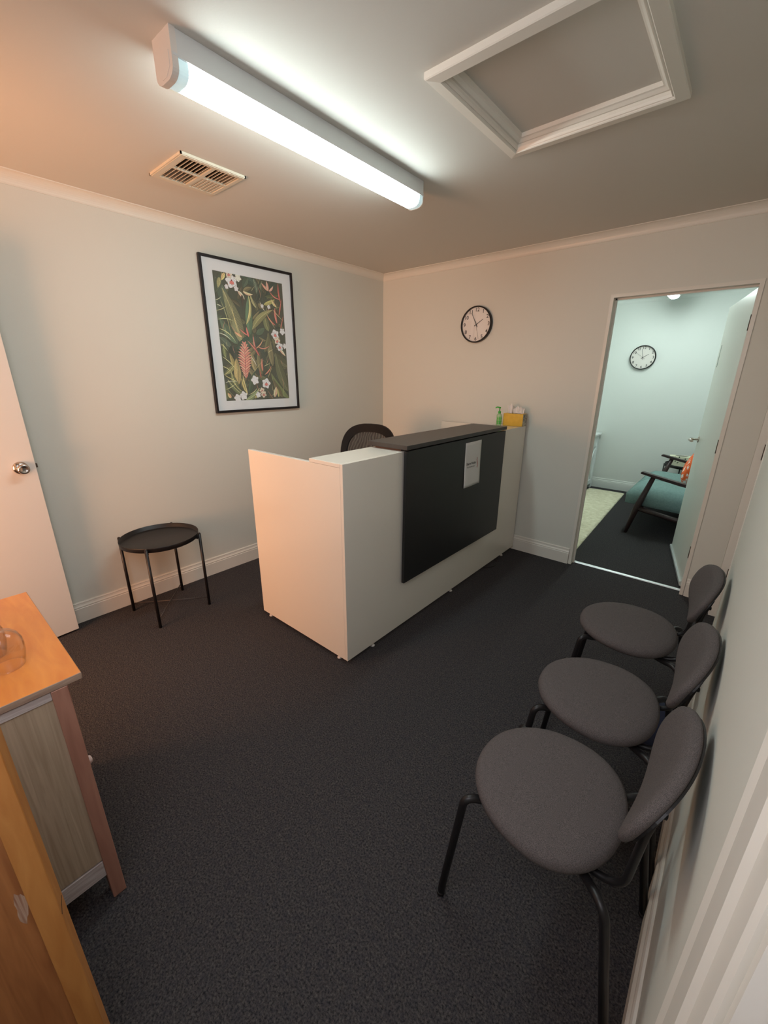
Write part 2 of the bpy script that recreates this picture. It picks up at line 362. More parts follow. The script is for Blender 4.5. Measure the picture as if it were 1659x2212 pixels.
# door in the right wall: recessed leaf beside the corner
bm = newbm()
for ya, yb in ((D3[1] - 0.018, D3[1]), (D3[0], D3[0] + 0.018)): box(bm, W - 0.003, W + 0.1, ya, yb, 0, 2.05)
box(bm, W - 0.003, W + 0.1, D3[0], D3[1], 2.032, 2.05); struct('trim_7', bm, M_trim)
d3 = sempty('door_3', (W + 0.04, -0.205, 0), 0)
bm = newbm(); box(bm, W + 0.040, W + 0.075, D3[0] + 0.02, D3[1] - 0.02, 0.012, 2.03, 0.001, seg=1); obj('door_leaf', bm, M_door, d3)
for z in (0.3, 1.08, 1.8):
    bm = newbm(); tube(bm, [(W + 0.036, -0.209, z - 0.045), (W + 0.036, -0.209, z + 0.045)], 0.006, 10); box(bm, W + 0.032, W + 0.037, -0.2045, -0.2035, z - 0.045, z + 0.045); obj('hinge', bm, M_bronze, d3)
# entry door beside the camera with its architrave
bm = newbm()
prof = [(W, -2.903), (W - 0.014, -2.905), (W - 0.019, -2.915), (W - 0.015, -2.928), (W - 0.017, -2.940), (W - 0.018, -2.990), (W - 0.012, -2.998), (W - 0.010, -3.030), (W - 0.006, -3.036), (W, -3.036)]
prism(bm, prof, 'z', 0, 2.12)
box(bm, W - 0.016, W, -3.75, -3.036, 2.04, 2.12)
box(bm, W - 0.002, W + 0.1, -3.052, -3.040, 0, 2.05); box(bm, W - 0.002, W + 0.1, -3.74, -3.045, 2.038, 2.05)
struct('trim_8', bm, M_trim)
d4 = sempty('door_4', (W + 0.02, -3.06, 0), 0)
bm = newbm(); box(bm, W + 0.018, W + 0.055, -3.74, -3.055, 0.012, 2.036, 0.001, seg=1); obj('door_leaf', bm, mat('bluish white door paint', L(206, 208, 214), 0.4), d4)
bm = newbm(); lathe(bm, [(0.033, W + 0.018), (0.030, W + 0.008), (0.012, W + 0.004), (0.012, W - 0.01), (0.025, W - 0.018), (0.025, W - 0.032), (0.012, W - 0.04)], (0, -3.68, 1.0), 28, 'x'); obj('door_knob', bm, M_chrome, d4)
# ------------------------------------------------------------------ ceiling fittings
def batten(root, y0, y1, cx, mlamp):
    """surface batten; local coordinates along y, ceiling at z=0 of the root"""
    w = 0.0505
    bm = newbm(); box(bm, cx - w, cx + w, y0, y1, -0.062, 0, 0.002, seg=1); box(bm, cx - w - 0.002, cx + w + 0.002, y0, y1, -0.064, -0.058)
    obj('base_channel', bm, M_metal_w, root, shift=False)
    def sec(w, zt, zb, e):
        p = [(cx - w, zt)]
        for k in range(7):
            t = k / 6 * PI / 2; p.append((cx - w + e * (1 - math.cos(t)) , zb + e * 0.75 * (1 - math.sin(t))))
        for k in range(7):
            t = (6 - k) / 6 * PI / 2; p.append((cx + w - e * (1 - math.cos(t)), zb + e * 0.75 * (1 - math.sin(t))))
        p.append((cx + w, zt)); return p
    bm = newbm(); prism(bm, sec(w - 0.0065, -0.064, -0.109, 0.034), 'y', y0 + 0.045, y1 - 0.03); obj('diffuser', bm, mlamp, root, shift=False)
    for ya, yb in ((y0 + 0.012, y0 + 0.045), (y1 - 0.03, y1 - 0.004)):
        bm = newbm(); prism(bm, sec(w - 0.0035, -0.064, -0.1085, 0.034), 'y', ya, yb); obj('diffuser_end', bm, M_lamp_dim, root, shift=False)
    bm = newbm(); prism(bm, sec(w + 0.001, 0, -0.112, 0.036), 'y', y0 - 0.004, y0 + 0.014)
    prism(bm, [(cx - 0.036, -0.05), (cx + 0.036, -0.05), (cx + 0.036, -0.085), (cx + 0.012, -0.103), (cx - 0.014, -0.103), (cx - 0.036, -0.085)], 'y', y0 - 0.0055, y0 - 0.004)
    obj('end_cap', bm, M_white_pl, root, shift=False)
    bm = newbm(); prism(bm, sec(w, -0.05, -0.110, 0.035), 'y', y1 - 0.004, y1); obj('end_cap', bm, M_white_pl, root, shift=False)
t = thing('ceiling_light', 'long white fluorescent batten glowing on the ceiling between the vent and the hatch', 'ceiling light', (1.438, -2.64, H), 0.016)
batten(t, 0.0, 1.235, 0.0, M_lamp)
t = thing('ceiling_light', 'lit batten end showing at the top of the doorway in the inner room', 'ceiling light', (2.075, 1.15, H), 0.0)
batten(t, 0.0, 1.30, 0.0, M_lamp2)
t.children[0]
# hatch
t = thing('ceiling_hatch', 'square ceiling access hatch with a raised white moulded frame', 'access hatch', (2.23, -1.705, H))
OX0, OX1, OY0, OY1 = 1.914, 2.553, -2.033, -1.380
def frame_ring(bm, prof):
    """prof: list of (inset from the outer edge, z); mitred ring"""
    rings = []
    for d, z in prof:
        rings.append([bm.verts.new(p) for p in ((OX0 + d, OY0 + d, z), (OX1 - d, OY0 + d, z), (OX1 - d, OY1 - d, z), (OX0 + d, OY1 - d, z))])
    for a, b in zip(rings, rings[1:]):
        for k in range(4): bm.faces.new((a[k], a[(k + 1) % 4], b[(k + 1) % 4], b[k]))
bm = newbm(); frame_ring(bm, [(0.0, H), (0.0, H - 0.018), (0.003, H - 0.021), (0.038, H - 0.024), (0.041, H - 0.021), (0.043, H - 0.016), (0.047, H - 0.018), (0.050, H - 0.010), (0.052, H + 0.012)])
obj('hatch_frame', bm, M_trim, t)
bm = newbm(); frame_ring(bm, [(0.051, H + 0.0), (0.058, H + 0.0), (0.068, H + 0.008), (0.074, H + 0.010), (0.076, H + 0.030)])
obj('inner_moulding', bm, M_trim, t)
bm = newbm(); box(bm, HX0 - 0.01, HX1 + 0.01, HY0 - 0.01, HY1 + 0.01, H + 0.024, H + 0.036); obj('hatch_panel', bm, M_ceil, t)
# air vent
t = thing('air_vent', 'off white louvred ceiling air vent with one of four sections closed', 'air vent', (0.67, -2.16, H))
bm = newbm(); VX0, VX1, VY0, VY1 = 0.508, 0.836, -2.315, -2.0
slab(bm, 'z', H - 0.012, H - 0.003, VX0 + 0.006, VX1 - 0.006, VY0 + 0.006, VY1 - 0.006, [(0.545, 0.675, -2.285, -2.158), (0.545, 0.675, -2.146, -2.022), (0.687, 0.812, -2.285, -2.158), (0.687, 0.812, -2.146, -2.022)])
box(bm, VX0, VX1, VY0, VY0 + 0.006, H - 0.010, H); box(bm, VX0, VX1, VY1 - 0.006, VY1, H - 0.010, H); box(bm, VX0, VX0 + 0.006, VY0, VY1, H - 0.010, H); box(bm, VX1 - 0.006, VX1, VY0, VY1, H - 0.010, H)
M_vent = mat('aged white vent plastic', L(208, 198, 178), 0.4)
obj('grille_frame', bm, M_vent, t)
for (xa, xb) in ((0.545, 0.675), (0.687, 0.812)):
    for (ya, yb) in ((-2.285, -2.158), (-2.146, -2.022)):
        closed = xa < 0.6 and ya > -2.2
        bm = newbm(); n = 7
        for k in range(n):
            yc = ya + (k + 0.5) * (yb - ya) / n; hw = 0.0100; a = 0.12 if closed else 0.82
            c, s = math.cos(a) * hw, math.sin(a) * hw; th = 0.0009
            prism(bm, [(yc - c, H - 0.010 - 0.001), (yc + c, H - 0.010 + 2 * s), (yc + c + th, H - 0.010 + 2 * s - th), (yc - c + th, H - 0.012)], 'x', xa, xb)
        obj('louvre_bank', bm, M_vent, t)
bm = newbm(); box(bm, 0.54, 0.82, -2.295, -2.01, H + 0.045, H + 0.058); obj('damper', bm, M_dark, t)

# ------------------------------------------------------------------ framed botanical print
LEAVES=[(-0.269,0.387,-0.146,-0.04,0.0431,0.1,(78,92,74),0),(-0.224,0.414,-0.283,0.284,0.0216,0.1,(70,80,62),0),(-0.233,0.387,-0.254,0.319,0.0144,0,(150,145,95),0),(-0.193,0.419,-0.223,0.369,0.0126,0,(205,170,110),0),(-0.06,0.415,0.064,0.364,0.0252,0.1,(62,78,66),0),(-0.013,0.417,-0.061,0.346,0.0216,-0.1,(72,88,70),0),(0.028,0.418,0.051,0.307,0.0162,0.15,(84,98,80),(120,130,105)),(0.231,0.432,0.113,0.281,0.0198,-0.1,(58,70,60),0),(0.07,0.287,0.104,0.413,0.0162,0.1,(80,92,72),(110,115,85)),(0.237,0.337,0.116,0.315,0.0144,0.1,(88,98,66),0),(0.04,0.273,0.078,0.366,0.0144,-0.1,(58,66,56),0),(0.248,0.192,0.123,0.237,0.0216,0,(70,62,50),0),(-0.104,-0.032,-0.223,0.323,0.0485,-0.06,(104,106,76),(168,158,112)),(-0.144,-0.028,-0.265,0.142,0.0305,0.12,(86,104,80),(60,75,58)),(-0.029,0.024,-0.162,-0.063,0.0323,0.1,(62,82,66),0),(-0.282,0.008,-0.178,-0.086,0.0287,0,(70,82,68),(100,108,88)),(-0.199,-0.042,-0.184,-0.137,0.0252,0,(52,60,52),0),(0.129,0.076,0.104,0.19,0.0252,0.1,(92,98,66),(140,135,88)),(-0.016,0.076,0.174,0.226,0.0252,0.16,(118,116,76),(150,145,98)),(0.017,0.05,0.094,0.097,0.0216,-0.1,(78,96,74),(60,74,58)),(-0.018,-0.004,-0.047,0.108,0.0252,0.1,(70,88,66),0),(-0.034,0.041,-0.018,0.309,0.0287,0.05,(84,110,82),(58,78,60)),(-0.061,0.107,-0.025,0.308,0.0108,-0.25,(182,172,112),0),(0.036,0.228,-0.004,0.316,0.0093,0.2,(166,160,112),0),(-0.104,0.319,-0.056,0.272,0.0122,0.1,(222,180,150),0),(-0.063,0.324,0.017,0.314,0.0093,-0.2,(214,176,136),0),(-0.073,0.302,-0.075,0.221,0.0093,0,(70,60,50),(200,190,140)),(0.103,0.258,0.204,0.304,0.0137,-0.1,(166,160,92),0),(0.215,0.253,0.174,0.3,0.0101,0.2,(214,170,120),0),(0.143,-0.177,0.121,0.069,0.0237,0.04,(126,120,86),(70,66,50)),(0.077,-0.076,0.128,0.064,0.018,-0.1,(96,96,66),0),(0.297,-0.174,0.153,-0.072,0.0323,0.1,(84,86,62),0),(0.272,-0.37,0.176,-0.078,0.0395,0.08,(82,88,62),(110,112,82)),(0.276,-0.423,0.123,-0.227,0.0252,0.18,(108,120,74),(80,92,60)),(0.218,-0.415,0.135,-0.271,0.0216,0.1,(96,90,64),0),(-0.249,-0.128,-0.256,-0.034,0.0144,0.1,(88,100,66),(140,140,90)),(-0.18,-0.218,-0.218,-0.093,0.0158,0,(150,136,84),0),(-0.188,-0.172,-0.276,-0.242,0.018,0.1,(110,112,70),(170,160,110)),(-0.171,-0.312,-0.169,-0.126,0.0287,0,(170,150,96),(100,90,58)),(-0.17,-0.36,-0.221,-0.218,0.0216,0.1,(88,96,62),(190,176,120)),(-0.019,-0.216,-0.04,-0.08,0.0216,0,(150,136,92),(84,74,54)),(0.038,-0.24,0.018,-0.072,0.018,0.08,(120,112,76),(80,72,54)),(-0.087,-0.374,-0.026,-0.216,0.0216,0,(66,82,60),0),(-0.145,-0.384,-0.254,-0.276,0.0216,0.1,(74,86,58),(168,164,118)),(-0.271,-0.416,-0.27,-0.299,0.018,0,(90,96,64),0),(-0.121,-0.422,0.005,-0.339,0.018,-0.2,(110,124,84),(160,166,120)),(-0.102,-0.386,-0.128,-0.241,0.0093,0.1,(196,180,120),0),(-0.121,-0.361,-0.145,-0.265,0.0072,0,(178,160,96),0),(0.157,0.354,0.096,0.401,0.0093,0.1,(206,140,118),0),(0.149,0.353,0.141,0.419,0.0108,0,(216,152,130),0),(0.157,0.354,0.197,0.394,0.0079,-0.2,(222,160,140),0),(0.256,0.287,0.245,0.423,0.0072,0.1,(176,88,78),0),(0.258,0.311,0.157,0.36,0.0043,0.3,(206,108,96),0),(0.232,0.191,0.266,0.312,0.0057,0,(196,104,90),0),(0.211,0.136,0.199,0.246,0.0093,0.1,(206,110,96),0),(0.195,0.122,0.125,0.186,0.0057,0.15,(190,96,84),0),(0.239,0.096,0.272,0.195,0.0043,0,(190,104,90),0),(-0.105,0.019,-0.162,0.049,0.0093,0,(216,150,112),0),(-0.05,0.023,-0.063,0.09,0.0079,0,(212,110,100),0),(-0.056,0.034,-0.119,0.074,0.005,0.1,(206,104,94),0),(0.004,-0.073,-0.012,0.048,0.0065,0.1,(206,124,108),0),(0.01,-0.084,-0.066,-0.001,0.005,-0.1,(196,110,96),0),(-0.002,-0.055,0.072,0.019,0.0043,-0.2,(214,150,110),0),(0.015,-0.037,0.127,-0.025,0.0043,-0.35,(206,124,104),0),(0.029,-0.107,-0.014,-0.033,0.0072,0,(168,84,74),0),(0.048,-0.216,0.05,-0.119,0.0079,0.1,(206,116,96),0),(0.06,-0.24,0.128,-0.171,0.005,-0.2,(206,124,98),0),(0.028,-0.265,0.019,-0.204,0.0057,0,(176,92,74),0),(0.211,-0.039,0.27,-0.099,0.0108,0,(222,176,146),0),(0.137,-0.412,0.161,-0.329,0.0158,0,(222,176,142),(120,80,60)),(0.177,-0.413,0.168,-0.342,0.0108,-0.1,(150,148,88),0),(-0.047,-0.412,0.016,-0.376,0.0108,0,(150,140,84),0),(-0.243,-0.405,-0.266,-0.369,0.0122,0,(214,160,110),0)]
GRASS=[(-0.279,0.12,-0.16,0.12,0.0025,0.2,(206,196,140),0),(-0.282,0.177,-0.206,0.211,0.0018,-0.1,(196,186,132),0),(-0.276,0.214,-0.239,0.202,0.0025,0.2,(222,214,170),0),(-0.281,0.244,-0.236,0.27,0.0018,-0.2,(214,206,160),0),(-0.281,0.064,-0.157,-0.023,0.0025,0.25,(206,196,140),0),(-0.282,0.034,-0.195,-0.009,0.0029,0.2,(222,214,170),0),(-0.275,-0.035,-0.23,-0.083,0.0022,0.1,(206,196,140),0),(-0.279,-0.118,-0.179,-0.206,0.0022,0.1,(214,200,140),0),(-0.282,-0.185,-0.221,-0.218,0.0022,0.1,(206,196,140),0),(-0.276,-0.242,-0.175,-0.288,0.0022,-0.1,(196,186,120),0),(-0.277,-0.299,-0.176,-0.294,0.0022,0.2,(222,214,170),0),(-0.276,-0.345,-0.19,-0.3,0.0018,-0.1,(206,196,140),0),(-0.245,0.248,-0.193,0.008,0.0018,0.1,(176,166,110),0),(-0.166,0.226,-0.115,-0.01,0.0022,-0.05,(186,170,110),0),(0.119,0.197,0.192,0.093,0.0018,0,(196,180,130),0),(0.175,0.232,0.268,0.159,0.0018,0,(206,186,136),0),(-0.043,-0.11,0.0,-0.18,0.0022,0,(222,214,190),0),(0.059,-0.179,0.122,-0.153,0.0018,0,(206,190,140),0),(-0.017,-0.338,-0.102,-0.386,0.0022,0.2,(206,196,140),0),(0.088,-0.265,0.136,-0.177,0.0018,0,(186,172,112),0),(0.107,-0.08,0.155,-0.054,0.0014,0.1,(206,186,136),0),(-0.159,-0.148,-0.17,-0.3,0.0014,0,(80,70,54),0),(-0.198,-0.037,-0.106,-0.043,0.0018,0.1,(60,60,46),0),(-0.042,-0.229,0.048,-0.143,0.0014,0,(170,160,110),0),(-0.129,-0.373,-0.226,-0.265,0.0018,0.15,(196,186,126),0),(0.106,0.213,0.069,0.276,0.0029,0.1,(214,206,176),0)]
ORCHIDS=[(-0.145,0.376,0.0312,1),(-0.162,0.416,0.0172,2),(-0.093,0.404,0.0172,3),(0.185,0.056,0.025,1),(0.254,0.082,0.0172,0),(0.2,0.012,0.0187,2),(0.22,-0.03,0.0219,1),(0.269,-0.024,0.0141,0),(-0.029,-0.28,0.0234,0),(0.069,-0.305,0.0266,1),(0.026,-0.358,0.0156,2),(-0.011,-0.388,0.0156,0),(0.038,-0.386,0.0172,2),(-0.138,-0.391,0.0219,0),(-0.189,-0.407,0.0203,0),(-0.115,0.333,0.0125,0),(-0.188,0.336,0.0106,0),(0.146,0.246,0.0106,0),(0.087,0.245,0.0094,0)]
BROM=[(-0.103, -0.265), (-0.092, -0.048)]

t = thing('framed_print', 'tall black framed botanical print of orchids and tropical leaves on the left wall', 'picture', (0.0, -1.49, 1.728))
PX0, PX1, PZ0, PZ1 = -1.862, -1.117, 1.220, 2.236; FT = 0.026; FWD = 0.017
bm = newbm()
for (a, b, c, d) in ((PX0, PX1, PZ1 - FWD, PZ1), (PX0, PX1, PZ0, PZ0 + FWD), (PX0, PX0 + FWD, PZ0 + FWD, PZ1 - FWD), (PX1 - FWD, PX1, PZ0 + FWD, PZ1 - FWD)): box(bm, 0.004, FT, a, b, c, d, 0.0012, seg=1)
obj('picture_frame', bm, M_blackframe, t)
bm = newbm(); slab(bm, 'x', 0.010, 0.014, PX0 + 0.01, PX1 - 0.01, PZ0 + 0.01, PZ1 - 0.01, [(-1.772, -1.209, 1.303, 2.150)]); obj('mount', bm, mat('white mount board', L(240, 241, 242), 0.7), t)
art = []   # (list of (y,z)), rgb, layer
def leafpoly(x0, y0, x1, y1, w, bend, n=14):
    a = Vector((x0, y0)); b = Vector((x1, y1)); d = b - a; nr = Vector((-d.y, d.x)); Lr = d.length
    mid = []
    for k in range(n + 1):
        s = k / n; mid.append(a + d * s + nr * bend * 4 * s * (1 - s) * 0.5)
    Lp, Rp = [], []
    for k in range(n + 1):
        s = k / n; tan = (mid[min(k + 1, n)] - mid[max(k - 1, 0)]).normalized(); q = Vector((-tan.y, tan.x)); ww = w * (math.sin(PI * s ** 0.8) ** 0.8 if 0 < s < 1 else 0)
        Lp.append(mid[k] + q * ww); Rp.append(mid[k] - q * ww)
    return mid, Lp, Rp
U0, U1, V0, V1 = -0.282, 0.281, -0.425, 0.422
def clip(poly):
    def cut(P, ins, inter):
        out = []
        for i, p in enumerate(P):
            q = P[i - 1]
            if ins(p):
                if not ins(q): out.append(inter(q, p))
                out.append(p)
            elif ins(q): out.append(inter(q, p))
        return out
    def ix(c): return lambda a, b: (c, a[1] + (b[1] - a[1]) * (c - a[0]) / (b[0] - a[0]))
    def iy(c): return lambda a, b: (a[0] + (b[0] - a[0]) * (c - a[1]) / (b[1] - a[1]), c)
    P = [tuple(p) for p in poly]
    for ins, it in ((lambda p: p[0] >= U0, ix(U0)), (lambda p: p[0] <= U1, ix(U1)), (lambda p: p[1] >= V0, iy(V0)), (lambda p: p[1] <= V1, iy(V1))):
        if len(P) < 3: return []
        P = cut(P, ins, it)
    return P
def shade(c, k): return tuple(max(0, min(255, v * k)) for v in c)
def paint_leaf(x0, y0, x1, y1, w, bend, col, vein, outline=True):
    mid, Lp, Rp = leafpoly(x0, y0, x1, y1, w, bend)
    if outline:
        _, L2, R2 = leafpoly(x0, y0, x1, y1, w + 0.0022, bend)
        art.append((L2 + R2[::-1][1:-1], (46, 44, 36)))
    n = len(mid) - 1
    for side, kk in ((Lp, 1.08), (Rp, 0.90)):
        art.append((mid + side[::-1][1:-1], shade(col, kk * random.uniform(0.95, 1.05))))
    if w > 0.012:
        vc = vein if vein else shade(col, 0.72)
        nv = max(5, int((Vector((x1, y1)) - Vector((x0, y0))).length / 0.0105))
        for side in (Lp, Rp):
            for j in range(1, nv):
                s = j / nv * n; k = int(s); fr = s - k
                a = mid[k].lerp(mid[min(k + 1, n)], fr); s2 = min(n - 0.01, s + n * 0.09); k2 = int(s2); b = side[k2].lerp(side[min(k2 + 1, n)], s2 - k2)
                a2 = a.lerp(b, 0.96); q = (b - a); 
                if q.length < 0.004: continue
                q = Vector((-q.y, q.x)).normalized() * 0.0007
                art.append(([a - q, a + q, a2 + q * 0.4, a2 - q * 0.4], vc))
        for a, b in zip(mid, mid[1:]):
            q = (b - a); q = Vector((-q.y, q.x)).normalized() * 0.0012; art.append(([a - q, a + q, b + q, b - q], shade(vc, 1.15)))
for i in range(90):
    x, y = random.uniform(U0, U1), random.uniform(V0, V1); a = random.uniform(0, 2 * PI); l = random.uniform(0.05, 0.13)
    paint_leaf(x, y, x + math.cos(a) * l, y + math.sin(a) * l, random.uniform(0.008, 0.02), random.uniform(-0.3, 0.3), random.choice([(74, 84, 64), (92, 94, 66), (60, 68, 58), (112, 104, 74), (84, 80, 60)]), 0)
for q in LEAVES: paint_leaf(*q)
def stroke(x0, y0, x1, y1, w, bend, col):
    mid, Lp, Rp = leafpoly(x0, y0, x1, y1, w, bend); art.append((Lp + Rp[::-1][1:-1], col))
for q in GRASS: stroke(*q[:7])
for i in range(46):
    x, y = random.uniform(U0, U1), random.uniform(V0, V1); a = random.uniform(PI * .2, PI * .8); l = random.uniform(0.03, 0.10)
    stroke(x, y, x + math.cos(a) * l, y + math.sin(a) * l, 0.0011, random.uniform(-.3, .3), random.choice([(196, 184, 128), (60, 56, 44), (150, 150, 100), (206, 128, 104)]))
# red feathered bromeliad head
bx, by, tx, ty = BROM[0][0], BROM[0][1], BROM[1][0], BROM[1][1]
for j in range(13):
    s = j / 12
    for sd in (-1, 1):
        cx0, cy0 = bx + (tx - bx) * s, by + (ty - by) * s; wd = 0.055 * math.sin(PI * (0.12 + 0.80 * s)) + 0.004
        paint_leaf(cx0, cy0, cx0 + sd * wd, cy0 + 0.034 + 0.006 * s, 0.0085, sd * 0.25, (226, 140, 118) if j % 2 else (214, 122, 106), (150, 60, 62))
stroke(bx, by - 0.02, tx, ty, 0.002, 0, (140, 60, 62))
def petal(cx0, cy0, a, l, w, col):
    stroke_o = leafpoly(cx0, cy0, cx0 + math.cos(a) * (l + 0.0012), cy0 + math.sin(a) * (l + .0012), w + 0.0012, 0); art.append((stroke_o[1] + stroke_o[2][::-1][1:-1], (96, 70, 58)))
    m_, a_, b_ = leafpoly(cx0, cy0, cx0 + math.cos(a) * l, cy0 + math.sin(a) * l, w, 0); art.append((a_ + b_[::-1][1:-1], col))
for (cx0, cy0, r, kind) in ORCHIDS:
    base = (236, 230, 228) if kind != 2 else (230, 180, 160)
    if kind == 3: base = (232, 196, 180)
    st = random.uniform(0, 1)
    r *= 1.55
    for k in range(5): petal(cx0, cy0, st + k * 2 * PI / 5, r, r * (0.50 if k % 2 else 0.42), base)
    if kind in (1, 2):
        for k in range(3): petal(cx0, cy0, -PI / 2 + (k - 1) * 0.7, r * 0.5, r * 0.16, (206, 104, 96))
        petal(cx0, cy0, PI / 2, r * 0.2, r * 0.1, (120, 40, 40))
bm = newbm(); cl = bm.loops.layers.float_color.new('Col')
z0 = 0.0135; N = len(art)
def addpoly(P, col, x):
    P = clip(P)
    Q = []
    for p in P:
        if not Q or (abs(p[0] - Q[-1][0]) + abs(p[1] - Q[-1][1])) > 1e-5: Q.append(p)
    if len(Q) < 3: return
    try: f = bm.faces.new([bm.verts.new((x, -1.49 + p[0], 1.728 + p[1])) for p in Q])
    except ValueError: return
    c = L(*[min(250, v * 1.16 + 26 - 0.10 * (v - sum(col) / 3)) for v in col])
    for lp in f.loops: lp[cl] = c
addpoly([(U0, V0), (U1, V0), (U1, V1), (U0, V1)], (62, 66, 54), z0 - 0.002)
for i, (P, col) in enumerate(art): addpoly(P, col, z0 - 0.0018 + 0.0018 * (i + 1) / N)
mp_ = mat('printed botanical art', (1, 1, 1, 1), 0.6); vn = mp_.node_tree.nodes.new('ShaderNodeVertexColor'); vn.layer_name = 'Col'
mp_.node_tree.links.new(vn.outputs[0], mp_.node_tree.nodes['Principled BSDF'].inputs['Base Color'])
me = bpy.data.meshes.new('print'); bmesh.ops.translate(bm, verts=bm.verts[:], vec=(0, 1.49, -1.728)); bm.to_mesh(me); bm.free(); me.materials.append(mp_)
po = bpy.data.objects.new('print', me); C.objects.link(po); po.parent = t
bm = newbm(); box(bm, 0.0185, 0.0200, PX0 + 0.012, PX1 - 0.012, PZ0 + 0.012, PZ1 - 0.012); obj('glazing', bm, M_glass, t)

# ------------------------------------------------------------------ wall clocks
def clock(loc, R, label, hr, mn, sc, tilt=0):
    t = thing('wall_clock', label, 'clock', loc, 0, None)
    bm = newbm(); lathe(bm, [(R - 0.004, 0), (R, -0.004), (R, -0.030), (R - 0.003, -0.036), (R - 0.0085, -0.036), (R - 0.0100, -0.031), (R - 0.0100, -0.0)], (0, 0, 0), 72, 'y', closed=True); obj('clock_rim', bm, M_black, t, shift=False)
    bm = newbm(); lathe(bm, [(R - 0.008, -0.012), (R - 0.008, -0.016)], (0, 0, 0), 64, 'y', smooth=False); obj('clock_face', bm, mat('clock face', L(236, 230, 224), 0.5), t, shift=False)
    for k in range(1, 13):
        bm = newbm()
        a = k * PI / 6 + tilt; rr = R * 0.79; textmesh(bm, str(k), 0.040, lambda x, y, a=a: Vector((math.sin(a) * rr + x, -0.0166, math.cos(a) * rr + y)), bold=0.0007)
        obj('numeral', bm, M_ink, t, shift=False)
    for nm, a, l, w, tail, dy in (('hour_hand', hr, 0.50, 0.0030, 0.15, -0.019), ('minute_hand', mn, 0.72, 0.0024, 0.17, -0.021), ('second_hand', sc, 0.82, 0.0010, 0.2, -0.023)):
        a = a * PI / 180; bm = newbm(); d = Vector((math.sin(a), 0, math.cos(a))); q = Vector((math.cos(a), 0, -math.sin(a)))
        A, B = -d * tail * R, d * l * R
        vs = [A - q * w, A + q * w, B + q * w * .6, B - q * w * .6]
        lo = [bm.verts.new(v + Vector((0, dy, 0))) for v in vs]; hi = [bm.verts.new(v + Vector((0, dy - 0.001, 0))) for v in vs]
        bm.faces.new(lo[::-1]); bm.faces.new(hi)
        for k in range(4): bm.faces.new((lo[k], lo[(k + 1) % 4], hi[(k + 1) % 4], hi[k]))
        if nm == 'minute_hand': lathe(bm, [(0.004, dy + 0.004), (0.004, dy - 0.003)], (0, 0, 0), 16, 'y')
        obj(nm, bm, M_ink, t, shift=False)
    bm = newbm(); lathe(bm, [(R - 0.0102, -0.0290), (R - 0.0102, -0.0305)], (0, 0, 0), 64, 'y', smooth=False); obj('clock_glass', bm, M_glass, t, shift=False)
    return t
clock((1.047, 0, 1.897), 0.142, 'black rimmed wall clock above the reception desk', 58, 332, 166)
clock((1.808, Y2, 1.716), 0.142, 'thin rimmed wall clock seen through the doorway in the inner room', 59, 348, 306)

# ------------------------------------------------------------------ reception desk
DX, DY0, DY1, DH, DB = 1.571, -2.110, -0.020, 1.100, 0.026
rd = thing('reception_desk', 'white reception desk with a black front panel and raised charcoal counter', 'reception desk', (1.18, -1.05, 0))
e = 0.018
bm = newbm(); box(bm, DX - e, DX, DY0, DY1, DB, DH, 0.001, seg=1); obj('front_panel', bm, M_lam, rd)
bm = newbm(); box(bm, 0.795, DX - e - 0.0006, DY0, DY0 + 0.025, DB, DH - e - 0.001, 0.001, seg=1); obj('end_panel', bm, M_lam, rd)
bm = newbm(); box(bm, 0.765, DX - e - 0.0006, DY1 - 0.025, DY1, DB, DH - e - 0.001, 0.001, seg=1); obj('end_panel', bm, M_lam, rd)
bm = newbm(); box(bm, 1.335, DX - e - 0.0006, DY0, DY1, DH - e, DH, 0.001, seg=1); obj('ledge', bm, M_lam, rd)
bm = newbm(); box(bm, 1.335, 1.352, DY0 + 0.026, DY1 - 0.026, 0.76, DH - e, 0.0008, seg=1); obj('inner_panel', bm, M_lam, rd)
bm = newbm(); box(bm, 0.90, DX - e - 0.001, DY0 + 0.026, DY1 - 0.026, 0.72, 0.745, 0.001, seg=1); obj('worktop', bm, M_lam, rd)
FY0, FY1 = -1.667, -0.463
bm = newbm(); box(bm, DX + 0.011, DX + 0.029, FY0, FY1, 0.325, 1.104, 0.0008, seg=1); obj('fascia_panel', bm, M_black_lam, rd)
for yy in (FY0 + 0.12, (FY0 + FY1) / 2, FY1 - 0.12):
    for zz in (0.42, 1.0): bm = newbm(); box(bm, DX, DX + 0.011, yy - 0.02, yy + 0.02, zz - 0.02, zz + 0.02); obj('fascia_mount', bm, M_black_lam, rd)
bm = newbm(); box(bm, 1.322, DX + 0.034, FY0 - 0.003, FY1 + 0.003, 1.112, 1.135, 0.0012, seg=1); obj('counter_top', bm, M_black_top, rd)
M_brown = mat('brown gap shade', L(96, 70, 58), 0.5)  # reddish reflection and shadow under the counter, put into the spacer colour
for ya in (FY0 + 0.02, FY1 - 0.045): bm = newbm(); box(bm, 1.36, 1.545, ya, ya + 0.025, DH, 1.112); obj('counter_spacer', bm, M_brown, rd)
for (x, y) in ((0.85, DY0 + 0.018), (1.49, DY0 + 0.018), (DX - 0.015, -1.895), (DX - 0.015, -1.05), (DX - 0.015, -0.22), (0.85, DY1 - 0.018)):
    bm = newbm(); lathe(bm, [(0.013, 0), (0.014, 0.004), (0.012, 0.008), (0.006, 0.010), (0.006, DB)], (x, y, 0), 16); obj('levelling_foot', bm, M_white_pl, rd)
pn = thing('paper_notice', 'white paper notice taped to the black front of the desk', 'notice', (DX + 0.03, -0.94, 0.93))
XP = DX + 0.0296
bm = newbm(); nu, nv = 10, 14; g = []
